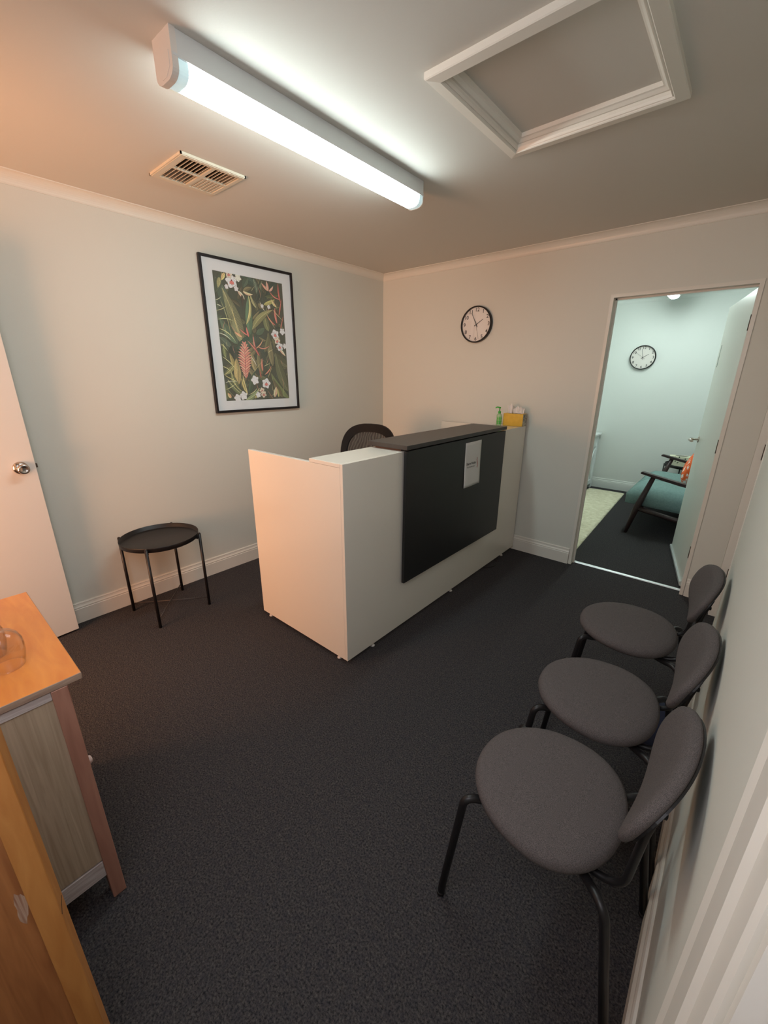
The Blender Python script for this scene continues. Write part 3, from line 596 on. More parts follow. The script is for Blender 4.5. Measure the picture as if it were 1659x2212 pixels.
for j in range(nv + 1):
    row = []
    for i in range(nu + 1):
        u, v = i / nu, j / nv; bulge = 0.004 * math.sin(PI * u) * (0.3 + 0.7 * (1 - v)) + 0.0025 * math.sin(7 * u + 5 * v) * (1 - v) * 0.6 + (0.004 * (1 - v) ** 3)
        row.append(bm.verts.new((XP + 0.0006 + abs(bulge), -1.046 + 0.212 * u, 0.779 + 0.298 * v + 0.001 * u)))
    g.append(row)
for j in range(nv):
    for i in range(nu): f_ = bm.faces.new((g[j][i], g[j][i + 1], g[j + 1][i + 1], g[j + 1][i])); f_.smooth = True
sheet = obj('sheet', bm, M_paper, pn); so = sheet.modifiers.new('t', 'SOLIDIFY'); so.thickness = 0.0003
def onpaper(cy, cz):
    def P(x, y):
        u = (cy + x + 1.046) / 0.212; v = (cz + y - 0.779) / 0.298
        bulge = 0.004 * math.sin(PI * u) * (0.3 + 0.7 * (1 - v)) + 0.0025 * math.sin(7 * u + 5 * v) * (1 - v) * 0.6 + (0.004 * (1 - v) ** 3)
        return Vector((XP + 0.0014 + abs(bulge), cy + x, cz + y))
    return P
bm = newbm(); textmesh(bm, 'Sharni Nolan', 0.0235, onpaper(-0.962, 0.935), bold=0.0004); textmesh(bm, 'Psychotherapist', 0.0155, onpaper(-0.966, 0.913)); obj('lettering', bm, M_ink, pn)
bm = newbm(); P = onpaper(-0.880, 0.93)
for k in range(7):
    a = k * 0.9; r = 0.006
    cx_, cy_ = math.sin(a) * 0.006, -0.030 + k * 0.010
    vs = [bm.verts.new(P(cx_ + math.cos(j * PI / 3) * r * (1.2 if j % 2 else .5), cy_ + math.sin(j * PI / 3) * r)) for j in range(6)]; bm.faces.new(vs)
obj('emblem', bm, M_ink_red, pn)
# cord peeking out under the desk
bm = newbm(); pts = []
for k in range(25):
    s = k / 24; pts.append((1.45 + 0.165 * math.sin(PI * s) ** 0.7, -0.62 + 0.36 * s, 0.0045))
tube(bm, smoothpath(pts, 0.01, 2), 0.0035, 8); tag(obj('power_cord', bm, M_black), 'loop of thin black cord under the front of the reception desk', 'cord')

# ------------------------------------------------------------------ tissue box and gel
t = thing('tissue_box', 'yellow patterned tissue box on the wall end of the reception desk', 'tissue box', (1.495, -0.085, 1.10), 0.05)
bm = newbm(); box(bm, -0.082, 0.082, -0.040, 0.045, 0.0006, 0.098, 0.0015, mi=0, seg=1)
for f_ in bm.faces:
    n_ = f_.normal
    bm.normal_update()
for f_ in bm.faces: f_.material_index = 1 if abs(f_.normal.x) > 0.9 else 0
M_gold = mat('gold printed card', L(222, 176, 62), 0.45, var=(30, L(206, 158, 48), 0.6))
M_leafcard = mat('leaf printed card', L(206, 200, 180), 0.5, var=(70, L(92, 92, 80), 1.0))
obj('carton', bm, [M_gold, M_leafcard], t, shift=False)
bm = newbm(); lathe(bm, [(0.030, 0.0985), (0.030, 0.0988)], (0, 0, 0), 30, smooth=False); bmesh.ops.scale(bm, vec=(1.9, 0.8, 1), verts=bm.verts[:]); obj('opening', bm, M_ink, t, shift=False)
M_tissue = mat('tissue', L(232, 226, 220), 0.8)
for (cx_, hgt, wd, ph) in ((-0.045, 0.085, 0.030, 0.3), (0.005, 0.065, 0.040, 1.7), (0.045, 0.062, 0.034, 2.9)):
    bm = newbm(); nu, nv = 12, 8; g = []
    for j in range(nv + 1):
        v = j / nv; row = []
        for i in range(nu + 1):
            u = i / nu * 2 - 1; row.append(bm.verts.new((cx_ + u * wd * (0.55 + 0.45 * v) * (1 - 0.15 * v) + 0.012 * v * math.sin(ph), 0.010 * math.sin(5 * u + ph + 2 * v) * (0.4 + v) + 0.006 * math.sin(ph), 0.090 + hgt * v * (1 - 0.22 * abs(u) + 0.10 * math.sin(4 * u + ph)))))
        g.append(row)
    for j in range(nv):
        for i in range(nu): f_ = bm.faces.new((g[j][i], g[j][i + 1], g[j + 1][i + 1], g[j + 1][i])); f_.smooth = True
    o = obj('tissue', bm, M_tissue, t, shift=False); s = o.modifiers.new('t', 'SOLIDIFY'); s.thickness = 0.0006
t = thing('hand_gel_bottle', 'small clear and green pump bottle of hand gel beside the tissue box', 'pump bottle', (1.396, -0.165, 1.10), 0.3)
M_gel = mat('green gel', L(196, 228, 180), 0.15, trans=0.5); M_green = mat('green plastic', L(64, 170, 60), 0.35)
bm = newbm(); lathe(bm, [(0.0185, 0), (0.021, 0.003), (0.021, 0.078), (0.019, 0.088), (0.010, 0.096), (0.009, 0.099)], (0, 0, 0), 32); bmesh.ops.scale(bm, vec=(1, 0.72, 1), verts=bm.verts[:]); obj('bottle', bm, M_gel, t, shift=False)
bm = newbm()
for (z_, r_) in ((0.02, 0.008), (0.036, 0.010), (0.055, 0.009), (0.068, 0.007)):
    for a_ in (-1.9, -1.2, -0.5):
        p = Vector((math.cos(a_) * 0.0213, math.sin(a_) * 0.0213 * 0.72, z_)); q = Vector((-math.sin(a_), math.cos(a_) * 0.72, 0)).normalized()
        bm.faces.new([bm.verts.new(p + q * math.cos(k * PI / 4) * r_ * 0.7 + Vector((0, 0, math.sin(k * PI / 4) * r_)) + Vector((p.x, p.y, 0)).normalized() * 0.0008) for k in range(8)])
obj('printed_label', bm, M_green, t, shift=False)
bm = newbm(); lathe(bm, [(0.0105, 0.098), (0.0115, 0.100), (0.0115, 0.114), (0.010, 0.116)], (0, 0, 0), 24); obj('collar', bm, M_green, t, shift=False)
bm = newbm(); lathe(bm, [(0.004, 0.115), (0.004, 0.137), (0.008, 0.139), (0.009, 0.145), (0.008, 0.149)], (0, 0, 0), 20); tube(bm, smoothpath([(0, 0, 0.145), (-0.024, 0, 0.147), (-0.034, 0, 0.138)], 0.008), [0.0055] * 8 + [0.003]); obj('pump_head', bm, M_green, t, shift=False)

# ------------------------------------------------------------------ office chair behind the desk
oc = thing('office_chair', 'black mesh back office chair behind the reception desk', 'office chair', (0.65, -0.93, 0), 0)
RZ = Matrix.Rotation(0.38, 4, 'Z')      # local -y faces away from the sitter's front
def rotbm(bm): bmesh.ops.transform(bm, matrix=RZ, verts=bm.verts[:])
def ring_back(inner, w, h, zc, dep, n=44):
    pts = []
    for k in range(n):
        a = 2 * PI * k / n; c, s = math.cos(a), math.sin(a); e_ = 2 / 2.9
        x = math.copysign(abs(c) ** e_, c) * w; z = math.copysign(abs(s) ** e_, s) * h
        pts.append(Vector((x, dep + 0.5 * x * x * -1.0 + 0.05 * (z / h), zc + z)))
    return pts
bm = newbm(); A = ring_back(0, 0.235, 0.26, 0.855, -0.02); B = ring_back(0, 0.19, 0.205, 0.845, -0.02)
n = len(A); fr = []
for off in (0.0, 0.028):
    fr.append(([bm.verts.new(p + Vector((0, off, 0))) for p in A], [bm.verts.new(p + Vector((0, off, 0))) for p in B]))
for k in range(n):
    j = (k + 1) % n; (a0, b0), (a1, b1) = fr
    for q in ((a0[k], a0[j], b0[j], b0[k]), (a1[k], b1[k], b1[j], a1[j]), (a0[k], a1[k], a1[j], a0[j]), (b0[k], b0[j], b1[j], b1[k])): f_ = bm.faces.new(q); f_.smooth = False
rotbm(bm); obj('back_frame', bm, mat('matt black plastic', L(14, 14, 15), 0.6, spec=0.25), oc, shift=False, sub=0)
m = bpy.data.materials.new('black mesh cloth'); m.use_nodes = True; nt = m.node_tree; b = nt.nodes['Principled BSDF']; b.inputs['Base Color'].default_value = L(34, 32, 32); b.inputs['Roughness'].default_value = .8
tc = nt.nodes.new('ShaderNodeTexCoord'); ck = nt.nodes.new('ShaderNodeTexWave'); ck.inputs['Scale'].default_value = 14; ck.inputs['Distortion'].default_value = 9; ck.inputs['Detail Scale'].default_value = .6
nt.links.new(tc.outputs['Object'], ck.inputs[0]); mr = nt.nodes.new('ShaderNodeMapRange'); mr.inputs[3].default_value = .72; mr.inputs[4].default_value = .93; nt.links.new(ck.outputs['Fac'], mr.inputs[0]); nt.links.new(mr.outputs[0], b.inputs['Alpha'])
bm = newbm(); cv = bm.verts.new((0, -0.008, 0.845)); vs = [bm.verts.new(p + Vector((0, 0.014, 0))) for p in ring_back(0, 0.2, 0.215, 0.845, -0.02)]
for k in range(n): f_ = bm.faces.new((cv, vs[k], vs[(k + 1) % n])); f_.smooth = True
rotbm(bm); obj('mesh_panel', bm, m, oc, shift=False)
bm = newbm(); tube(bm, smoothpath([(0, 0.03, 0.80), (0, 0.06, 0.60), (0, 0.02, 0.44), (0, -0.16, 0.43)], 0.06), 0.022); rotbm(bm); obj('back_bracket', bm, M_black, oc, shift=False)
bm = newbm(); lathe(bm, [(0.15, 0.44), (0.215, 0.45), (0.235, 0.475), (0.22, 0.505), (0.12, 0.515)], (0, -0.25, 0), 40); rotbm(bm); obj('seat', bm, mat('black seat fabric', L(30, 29, 30), 0.9), oc, shift=False)
for s in (-1, 1):
    bm = newbm(); tube(bm, smoothpath([(s * 0.20, -0.22, 0.44), (s * 0.27, -0.22, 0.46), (s * 0.27, -0.20, 0.66)], 0.05), 0.014); box(bm, s * 0.27 - 0.03, s * 0.27 + 0.03, -0.31, -0.09, 0.655, 0.68, 0.008); rotbm(bm); obj('armrest', bm, M_black, oc, shift=False)
bm = newbm(); lathe(bm, [(0.028, 0.09), (0.028, 0.26), (0.018, 0.265), (0.018, 0.44)], (0, -0.25, 0), 24); rotbm(bm); obj('gas_column', bm, M_black, oc, shift=False)
bm = newbm()
for k in range(5):
    a = k * 2 * PI / 5 + 0.3; tube(bm, [(0, -0.25, 0.105), (math.cos(a) * 0.27, -0.25 + math.sin(a) * 0.27, 0.07)], [0.028, 0.016], 10)
rotbm(bm); obj('star_base', bm, M_black, oc, shift=False)
for k in range(5):
    a = k * 2 * PI / 5 + 0.3; bm = newbm(); cx_, cy_ = math.cos(a) * 0.27, -0.25 + math.sin(a) * 0.27; lathe(bm, [(0.020, -0.022), (0.028, -0.018), (0.028, 0.018), (0.020, 0.022)], (0, 0, 0), 20, 'x')
    bmesh.ops.rotate(bm, cent=(0, 0, 0), matrix=Matrix.Rotation(a + PI / 2, 3, 'Z'), verts=bm.verts[:]); bmesh.ops.translate(bm, vec=(cx_, cy_, 0.0285), verts=bm.verts[:]); tube(bm, [(cx_, cy_, 0.03), (cx_, cy_, 0.075)], 0.009, 8); rotbm(bm); obj('castor', bm, M_black, oc, shift=False)

# ------------------------------------------------------------------ round tray table
t = thing('tray_table', 'round black metal tray side table by the left wall', 'side table', (0.264, -2.470, 0), 0)
bm = newbm(); R_ = 0.222
open_lathe(bm, [(0.0001, 0.495), (R_ - 0.006, 0.495), (R_ - 0.001, 0.498), (R_ + 0.001, 0.522), (R_ + 0.003, 0.523), (R_ + 0.003, 0.519), (R_ + 0.0015, 0.496), (R_ - 0.004, 0.492), (0.0001, 0.492)], (0, 0, 0), 72)
obj('tray', bm, M_black, t, shift=False)
corner = []
for k in range(4):
    a = math.radians(50.5 + 90 * k); rr = 0.2365; x, y = math.cos(a) * rr, math.sin(a) * rr; corner.append((x, y))
    bm = newbm(); tube(bm, [(x, y, 0.0), (x, y, 0.517)], 0.009, 14); lathe(bm, [(0.0092, 0.516), (0.0078, 0.520), (0.005, 0.523)], (x, y, 0), 14)
    q = Vector((math.cos(a), math.sin(a), 0)); p = Vector((x, y, 0.49))
    tube(bm, [p - q * 0.004 + Vector((0, 0, 0.016)), p - q * 0.018 + Vector((0, 0, -0.006))], 0.006, 8); obj('leg', bm, M_black, t, shift=False)
bm = newbm()
for i, j in ((0, 2), (1, 3)): tube(bm, [(corner[i][0], corner[i][1], 0.055 + 0.003 * i), (corner[j][0], corner[j][1], 0.055 + 0.003 * i)], 0.0032, 8)
obj('cross_brace', bm, mat('dark steel rod', L(70, 64, 62), 0.4, 0.4), t, shift=False)

# ------------------------------------------------------------------ visitor chairs
def se(a, ex, n=2.0): return math.copysign(abs(math.cos(a)) ** (2 / n), math.cos(a)) * ex
def visitor_chair(label):
    t = thing('visitor_chair', label, 'chair', (2.72, -2.48, 0), 0, 'round seated visitor chairs along the right wall')
    # seat cushion
    bm = newbm(); n = 56
    def outline(k, sx, sy):
        a = 2 * PI * k / n; x = se(a, 0.186 * sx, 2.15); y = se(a - PI / 2, 0.197 * sy, 2.15); y *= 1 + 0.10 * x / 0.186; return x - 0.002, y
    rings = []
    for s, z in ((0.0, 0.470), (0.35, 0.4695), (0.65, 0.468), (0.85, 0.464), (0.94, 0.459), (0.985, 0.451), (1.0, 0.441), (0.99, 0.430), (0.95, 0.422), (0.6, 0.418), (0.0, 0.418)):
        if s == 0.0: rings.append([bm.verts.new((-0.002, 0, z))] * n); continue
        ring = []
        for k in range(n):
            x, y = outline(k, s, s); ring.append(bm.verts.new((x, y, z + 0.006 * (x / 0.186) ** 2 * (1 if x > 0 else -.6) - 0.004 * (1 - min(1, (x * x + y * y) / 0.03)))))
        rings.append(ring)
    for a, b in zip(rings, rings[1:]):
        for k in range(n):
            j = (k + 1) % n; vs = [a[k], a[j], b[j], b[k]]; vs = [v for i_, v in enumerate(vs) if v not in vs[:i_]]
            f_ = bm.faces.new(vs); f_.smooth = True
    obj('seat', bm, M_fabric, t, shift=False)
    bm = newbm(); rr = [[], []]
    for q, z in ((0.90, 0.418), (0.80, 0.408)):
        rr.append([bm.verts.new((*outline(k, q, q), z)) for k in range(n)])
    rr = rr[2:]
    for k in range(n): bm.faces.new((rr[0][k], rr[0][(k + 1) % n], rr[1][(k + 1) % n], rr[1][k]))
    bm.faces.new(rr[1]); obj('seat_pan', bm, M_black, t, shift=False)
    # backrest: curved oval pad, local u along y and v upwards
    BX, BZ, TILT, HW, HH, KB = 0.226, 0.687, 0.33, 0.198, 0.089, 0.70
    def bp(u, v, th): # u,v in -1..1 scaled coordinates; th offset toward the back (+x)
        y = u * HW; z = v * HH; return Vector((BX + TILT * z - KB * y * y + th, y, BZ + z))
    bm = newbm(); n = 52; layers = []
    for s, th in ((0.0, -0.014), (0.45, -0.014), (0.8, -0.012), (0.93, -0.008), (0.99, -0.001), (1.0, 0.006), (0.985, 0.012), (0.93, 0.016), (0.5, 0.018), (0.0, 0.018)):
        if s == 0.0: layers.append([bm.verts.new(bp(0, 0, th))] * n); continue
        layers.append([bm.verts.new(bp(se(2 * PI * k / n, s, 2.5), se(2 * PI * k / n - PI / 2, s, 2.5), th)) for k in range(n)])
    for a, b in zip(layers, layers[1:]):
        for k in range(n):
            j = (k + 1) % n; vs = [a[k], a[j], b[j], b[k]]; vs = [v for i_, v in enumerate(vs) if v not in vs[:i_]]
            f_ = bm.faces.new(vs); f_.smooth = True
    obj('backrest', bm, M_fabric, t, shift=False)
    bm = newbm(); layers = []
    for s, th in ((0.93, 0.0165), (0.93, 0.021)): layers.append([bm.verts.new(bp(se(2 * PI * k / n, s, 2.5), se(2 * PI * k / n - PI / 2, s, 2.5), th)) for k in range(n)])
    for k in range(n): bm.faces.new((layers[0][k], layers[0][(k + 1) % n], layers[1][(k + 1) % n], layers[1][k]))
    cc = bm.verts.new(bp(0, 0, 0.021))
    for k in range(n): f_ = bm.faces.new((cc, layers[1][k], layers[1][(k + 1) % n])); f_.smooth = True
    obj('back_shell', bm, M_black, t, shift=False)
    # back tubes under the seat, out behind it and up the back of the pad
    for s in (-1, 1):
        bm = newbm(); x1 = BX + TILT * (-0.06) - KB * 0.01 + 0.026; x2 = BX + TILT * 0.02 - KB * 0.008 + 0.018
        tube(bm, smoothpath([(0.02, s * 0.075, 0.401), (0.13, s * 0.100, 0.402), (0.212, s * 0.106, 0.428), (x1, s * 0.100, 0.625), (x2, s * 0.090, 0.704)], 0.06), 0.0085, 14); obj('back_tube', bm, M_black, t, shift=False)
        bm = newbm(); lathe(bm, [(0.006, x1 + 0.004), (0.0075, x1 + 0.010), (0.006, x1 + 0.017), (0.002, x1 + 0.018)], (0.006, s * 0.098, 0.672), 14, 'x'); obj('bolt', bm, M_black, t, shift=False)
    for sx, fx, kx in ((-1, -0.195, -0.130), (1, 0.262, 0.165)):
        for s in (-1, 1):
            bm = newbm(); fy = s * 0.181
            bend = (-0.150, s * 0.168, 0.428) if sx < 0 else (0.196, s * 0.172, 0.428)
            tube(bm, smoothpath([(sx * 0.02, s * 0.03, 0.403), (bend[0] * 0.70, s * 0.118, 0.404), bend, (fx, fy, 0.008)], 0.075 if sx > 0 else 0.045, 8), 0.0105, 14)
            lathe(bm, [(0.009, 0.0), (0.012, 0.002), (0.012, 0.014)], (fx, fy, 0), 14); obj('leg', bm, M_black, t, shift=False)
    return t
ch = visitor_chair('dark grey round seated visitor chair nearest the camera')
dup(ch, (2.727, -2.035, 0), 0.02, 'middle dark grey visitor chair in the row of three')
ch.rotation_euler[2] = -0.055
dup(ch, (2.716, -1.505, 0), 0.07, 'dark grey visitor chair farthest from the camera, beside the inner doorway')
bm = newbm(); n = 28
lathe(bm, [(0.03, 0.0), (0.065, 0.01), (0.078, 0.06), (0.075, 0.12), (0.060, 0.165), (0.035, 0.188), (0.008, 0.193)], (2.905, -1.60, 0), n)
for v in bm.verts: v.co.x += 0.004 * math.sin(14 * v.co.z + 30 * v.co.y); v.co.y += 0.005 * math.sin(20 * v.co.z + 8 * v.co.x)
tag(obj('cloth_bag', bm, M_navy), 'rounded navy cloth bag on the carpet behind the middle chair', 'bag')

# ------------------------------------------------------------------ wooden cabinet in the left foreground
t = thing('wooden_cabinet', 'small honey topped wooden cabinet with pinkish legs and a pale side panel', 'cabinet', (1.48, -3.45, 0))
CX0, CX1, CY0, CY1 = 1.185, 1.783, -3.70, -3.264
bm = newbm(); box(bm, 1.168, 1.783, -3.735, -3.232, 0.757, 0.777, 0.0025, mi=1)
bm.normal_update()
for f_ in bm.faces:
    if f_.normal.z > 0.9: f_.material_index = 0
obj('cabinet_top', bm, [M_orange, M_edge], t)
for (x, y) in ((CX1 - 0.045, CY1 - 0.034), (CX1 - 0.045, CY0), (CX0, CY1 - 0.034), (CX0, CY0)):
    bm = newbm(); box(bm, x, x + 0.045, y, y + 0.034, 0, 0.757, 0.0015, seg=1); obj('leg', bm, M_pink, t)
for (x, xa) in ((CX1 - 0.024, CX1 - 0.006), (CX0 + 0.006, CX0 + 0.024)):
    bm = newbm(); box(bm, x, xa, CY0 + 0.034, CY1 - 0.034, 0.160, 0.733); obj('side_panel', bm, M_pale, t)
    for (za, zb) in ((0.733, 0.757), (0.100, 0.156)):
        bm = newbm(); box(bm, x, xa + 0.003, CY0 + 0.034, CY1 - 0.034, za, zb, 0.001, seg=1); obj('side_rail', bm, M_rail, t)
bm = newbm(); box(bm, CX0 + 0.045, CX1 - 0.045, CY0 + 0.006, CY0 + 0.02, 0.1, 0.757); obj('back_panel', bm, M_pale, t)
bm = newbm(); box(bm, CX0 + 0.02, CX1 - 0.02, CY0 + 0.02, CY1 - 0.02, 0.10, 0.116); obj('bottom_panel', bm, M_pale, t)
for (xa, xb, kx) in ((CX0 + 0.047, 1.482, 1.45), (1.486, CX1 - 0.047, 1.637)):
    bm = newbm(); box(bm, xa, xb, CY1 - 0.022, CY1 - 0.004, 0.120, 0.752, 0.0015, seg=1); d = obj('cabinet_door', bm, M_pink, t)
    bm = newbm(); lathe(bm, [(0.006, 0.0), (0.005, 0.008), (0.011, 0.014), (0.013, 0.020), (0.010, 0.025), (0.003, 0.027)], (kx, CY1 - 0.004, 0.39), 20, 'y')
    k_ = obj('knob', bm, mat('pale knob', L(214, 190, 186), 0.3), t); k_.parent = d
# upturned glasses on it
def glass(loc, label):
    t = thing('drinking_glass', label, 'glass', loc, 0, 'upturned glasses on the wooden cabinet')
    bm = newbm(); pr = [(0.0345, 0.0), (0.0385, 0.015), (0.0420, 0.035), (0.0432, 0.052), (0.0415, 0.070), (0.0355, 0.086), (0.0255, 0.097), (0.0150, 0.1015), (0.0001, 0.1022)]
    inner = [(0.0001, 0.0975), (0.0145, 0.0970), (0.0245, 0.0930), (0.0342, 0.0832), (0.0401, 0.0690), (0.0418, 0.0520), (0.0406, 0.0352), (0.0371, 0.0152), (0.0333, 0.0)]
    open_lathe(bm, pr + inner + [pr[0]], (0, 0, 0), 56); obj('bowl', bm, M_glass_p, t, shift=False); return t
g1 = glass((1.620, -3.347, 0.7771), 'upturned stemless drinking glass nearer the right edge of the cabinet top')
dup(g1, (1.535, -3.372, 0.7771), 0.0, 'second upturned drinking glass, partly cut off by the left edge of the photo')

# framed wooden panel standing upright hard against the photo's left edge
nc = thing('wooden_screen', 'upright honey brown framed wooden screen with a worn patch in the bottom left foreground', 'screen', (2.163, -3.4015, 0), math.radians(-11))
hN = 1.06
def post(x0_, x1_, y0_, y1_, z0_=0.0, z1_=hN):
    bm = newbm(); box(bm, x0_, x1_, y0_, y1_, z0_, z1_, 0.0012, seg=1); return bm
# local frame: the corner between the two visible post faces is at the origin, +x points to the camera side
M_vp = wood('reddish brown veneer', L(178, 116, 66), L(150, 92, 50), (50, 50, 3), 0.45, 0.2)
obj('corner_post', post(-0.046, 0.0, -0.034, 0.0), M_orange2, nc, shift=False)
obj('corner_post', post(-0.046, 0.0, -0.338, -0.304), M_orange2, nc, shift=False)
bm = newbm(); box(bm, -0.036, -0.0002, 0.0, 0.0006, 0.5585, 0.5600); obj('joint_line', bm, M_dark, nc, shift=False)
bm = newbm(); box(bm, -0.028, -0.006, -0.3035, -0.0345, 0.06, hN - 0.035, 0.001, seg=1); obj('panel_board', bm, M_vp, nc, shift=False)
for za, zb in ((hN - 0.035, hN), (0.03, 0.06)):
    bm = newbm(); box(bm, -0.040, -0.002, -0.304, -0.034, za, zb, 0.001, seg=1); obj('cross_rail', bm, M_orange2, nc, shift=False)
bm = newbm(); pts = []
for k in range(16):
    a = 2 * PI * k / 16; r = 1 + 0.16 * math.sin(3 * a + 1) + 0.08 * math.sin(7 * a); pts.append((-0.0445 + 0.0085 * math.cos(a) * r + (0.003 if math.sin(a) > 0 else 0), 0.620 + 0.036 * math.sin(a) * r))
A_ = [bm.verts.new((-0.0057, p[0], p[1])) for p in pts]; bm.faces.new(A_)
obj('worn_patch', bm, wood('scuffed bare wood', L(206, 180, 156), L(150, 104, 80), (90, 90, 5), 0.7, 0.0), nc, shift=False)

# ------------------------------------------------------------------ inner room furniture
bm = newbm(); n = 24; g = []
def rugz(x, y): return 0.012 + 0.003 * math.sin(9 * x + 3 * y) * math.sin(13 * y)
nx, ny = 16, 40
for i in range(nx + 1):
    row = []
    for j in range(ny + 1):
        v = j / ny; y = 0.16 + (2.70 - 0.16) * v; xr = 2.025 - 0.10 * v; x = 1.49 + (xr - 1.49) * i / nx; row.append(bm.verts.new((x, y, rugz(x, y))))
    g.append(row)
for i in range(nx):
    for j in range(ny): f_ = bm.faces.new((g[i][j], g[i + 1][j], g[i + 1][j + 1], g[i][j + 1])); f_.smooth = True
r_ = bmesh.ops.extrude_edge_only(bm, edges=[e_ for e_ in bm.edges if e_.is_boundary])
for v in r_['geom']:
    if isinstance(v, bmesh.types.BMVert): v.co.z = 0.0
rug = obj('shag_rug', bm, mat('cream shag', L(238, 232, 206), 0.95, var=(22, L(218, 210, 178), 0.9), bump=(40, 0.9, 0.02)))
tag(rug, 'cream shag rug on the dark carpet of the inner room', 'rug')
# sofa
s_ = thing('two_seat_sofa', 'teal cushioned sofa with a dark wooden frame behind the open door of the inner room', 'sofa', (2.65, 1.75, 0))
SY0, SY1 = 1.134, 2.345
for y in (SY0, SY1):
    bm = newbm(); tube(bm, [(2.250, y, 0.0), (2.305, y, 0.272), (2.392, y, 0.590)], [0.016, 0.030, 0.020], 12); obj('leg', bm, M_walnut, s_)
    bm = newbm(); tube(bm, [(3.10, y, 0.0), (3.02, y, 0.25), (2.98, y, 0.50)], [0.016, 0.026, 0.020], 12); obj('leg', bm, M_walnut, s_)
    bm = newbm()
    prism(bm, [(2.285, 0.612), (2.285, 0.624), (2.30, 0.630), (2.60, 0.572), (3.06, 0.500), (3.06, 0.476), (2.60, 0.545), (2.36, 0.595)], 'y', y - 0.028, y + 0.028); obj('armrest', bm, M_walnut, s_)
    bm = newbm(); tube(bm, [(2.30, y, 0.270), (2.66, y, 0.212), (3.03, y, 0.175)], [0.024, 0.024, 0.024], 10); obj('side_rail', bm, M_walnut, s_)
bm = newbm(); box(bm, 2.30, 2.34, SY0, SY1, 0.235, 0.285, 0.008); obj('front_rail', bm, M_walnut, s_)
def cushion(x0_, x1_, y0_, y1_, zf, zb, th, m, parent, name='seat_cushion'):
    bm = newbm(); nx, ny = 10, 10; top, bot = [], []
    for i in range(nx + 1):
        a, b = [], []
        for j in range(ny + 1):
            u, v = i / nx, j / ny; e_ = (1 - (2 * u - 1) ** 6) * (1 - (2 * v - 1) ** 6); z = zf + (zb - zf) * u
            x = x0_ + (x1_ - x0_) * u; y = y0_ + (y1_ - y0_) * v
            a.append(bm.verts.new((x, y, z + th * (0.62 + 0.42 * e_ ** 0.5)))); b.append(bm.verts.new((x, y, z + th * 0.06 * (1 - e_))))
        top.append(a); bot.append(b)
    for i in range(nx):
        for j in range(ny):
            f_ = bm.faces.new((top[i][j], top[i + 1][j], top[i + 1][j + 1], top[i][j + 1])); f_.smooth = True
            f_ = bm.faces.new((bot[i][j], bot[i][j + 1], bot[i + 1][j + 1], bot[i + 1][j])); f_.smooth = True
    for i in range(nx):
        for a, b in (((i, 0), (i + 1, 0)), ((i + 1, ny), (i, ny))): f_ = bm.faces.new((bot[a[0]][a[1]], bot[b[0]][b[1]], top[b[0]][b[1]], top[a[0]][a[1]])); f_.smooth = True
    for j in range(ny):
        for a, b in (((0, j + 1), (0, j)), ((nx, j), (nx, j + 1))): f_ = bm.faces.new((bot[a[0]][a[1]], bot[b[0]][b[1]], top[b[0]][b[1]], top[a[0]][a[1]])); f_.smooth = True
    return obj(name, bm, m, parent)
cushion(2.19, 2.95, SY0 + 0.035, 1.737, 0.288, 0.245, 0.175, M_teal, s_)
cushion(2.19, 2.95, 1.743, SY1 - 0.035, 0.288, 0.245, 0.175, M_teal, s_)
for (a, b) in ((SY0 + 0.04, 1.737), (1.743, SY1 - 0.04)):
    bm = newbm(); box(bm, 2.90, 3.02, a, b, 0.36, 0.86, 0.04, seg=4)
    for v in bm.verts: v.co.x += (v.co.z - 0.36) * 0.32
    obj('back_cushion', bm, M_teal, s_)
bm = newbm(); box(bm, 3.00, 3.03, SY0, SY1, 0.22, 0.30); box(bm, 3.16, 3.19, SY0, SY1, 0.74, 0.80)
for k in range(9):
    y = SY0 + 0.03 + k * (SY1 - SY0 - 0.06) / 8; tube(bm, [(3.02, y, 0.25), (3.175, y, 0.78)], 0.010, 8)
obj('back_frame', bm, M_walnut, s_)
# orange cushion
m = mat('orange floral cloth', L(232, 98, 40), 0.8); nt = m.node_tree; tc = nt.nodes.new('ShaderNodeTexCoord'); vo = nt.nodes.new('ShaderNodeTexVoronoi'); vo.inputs['Scale'].default_value = 19; no = nt.nodes.new('ShaderNodeTexNoise'); no.inputs['Scale'].default_value = 30
vm = nt.nodes.new('ShaderNodeVectorMath'); vm.operation = 'MULTIPLY_ADD'; vm.inputs[1].default_value = (0.06,) * 3; nt.links.new(no.outputs['Color'], vm.inputs[0]); nt.links.new(tc.outputs['Object'], vm.inputs[2]); nt.links.new(vm.outputs[0], vo.inputs['Vector'])
st = nt.nodes.new('ShaderNodeMath'); st.operation = 'LESS_THAN'; st.inputs[1].default_value = 0.36; nt.links.new(vo.outputs['Distance'], st.inputs[0])
mx = nt.nodes.new('ShaderNodeMix'); mx.data_type = 'RGBA'; mx.inputs[6].default_value = L(232, 98, 40); mx.inputs[7].default_value = L(240, 232, 224); nt.links.new(st.outputs[0], mx.inputs[0]); nt.links.new(mx.outputs[2], nt.nodes['Principled BSDF'].inputs['Base Color'])
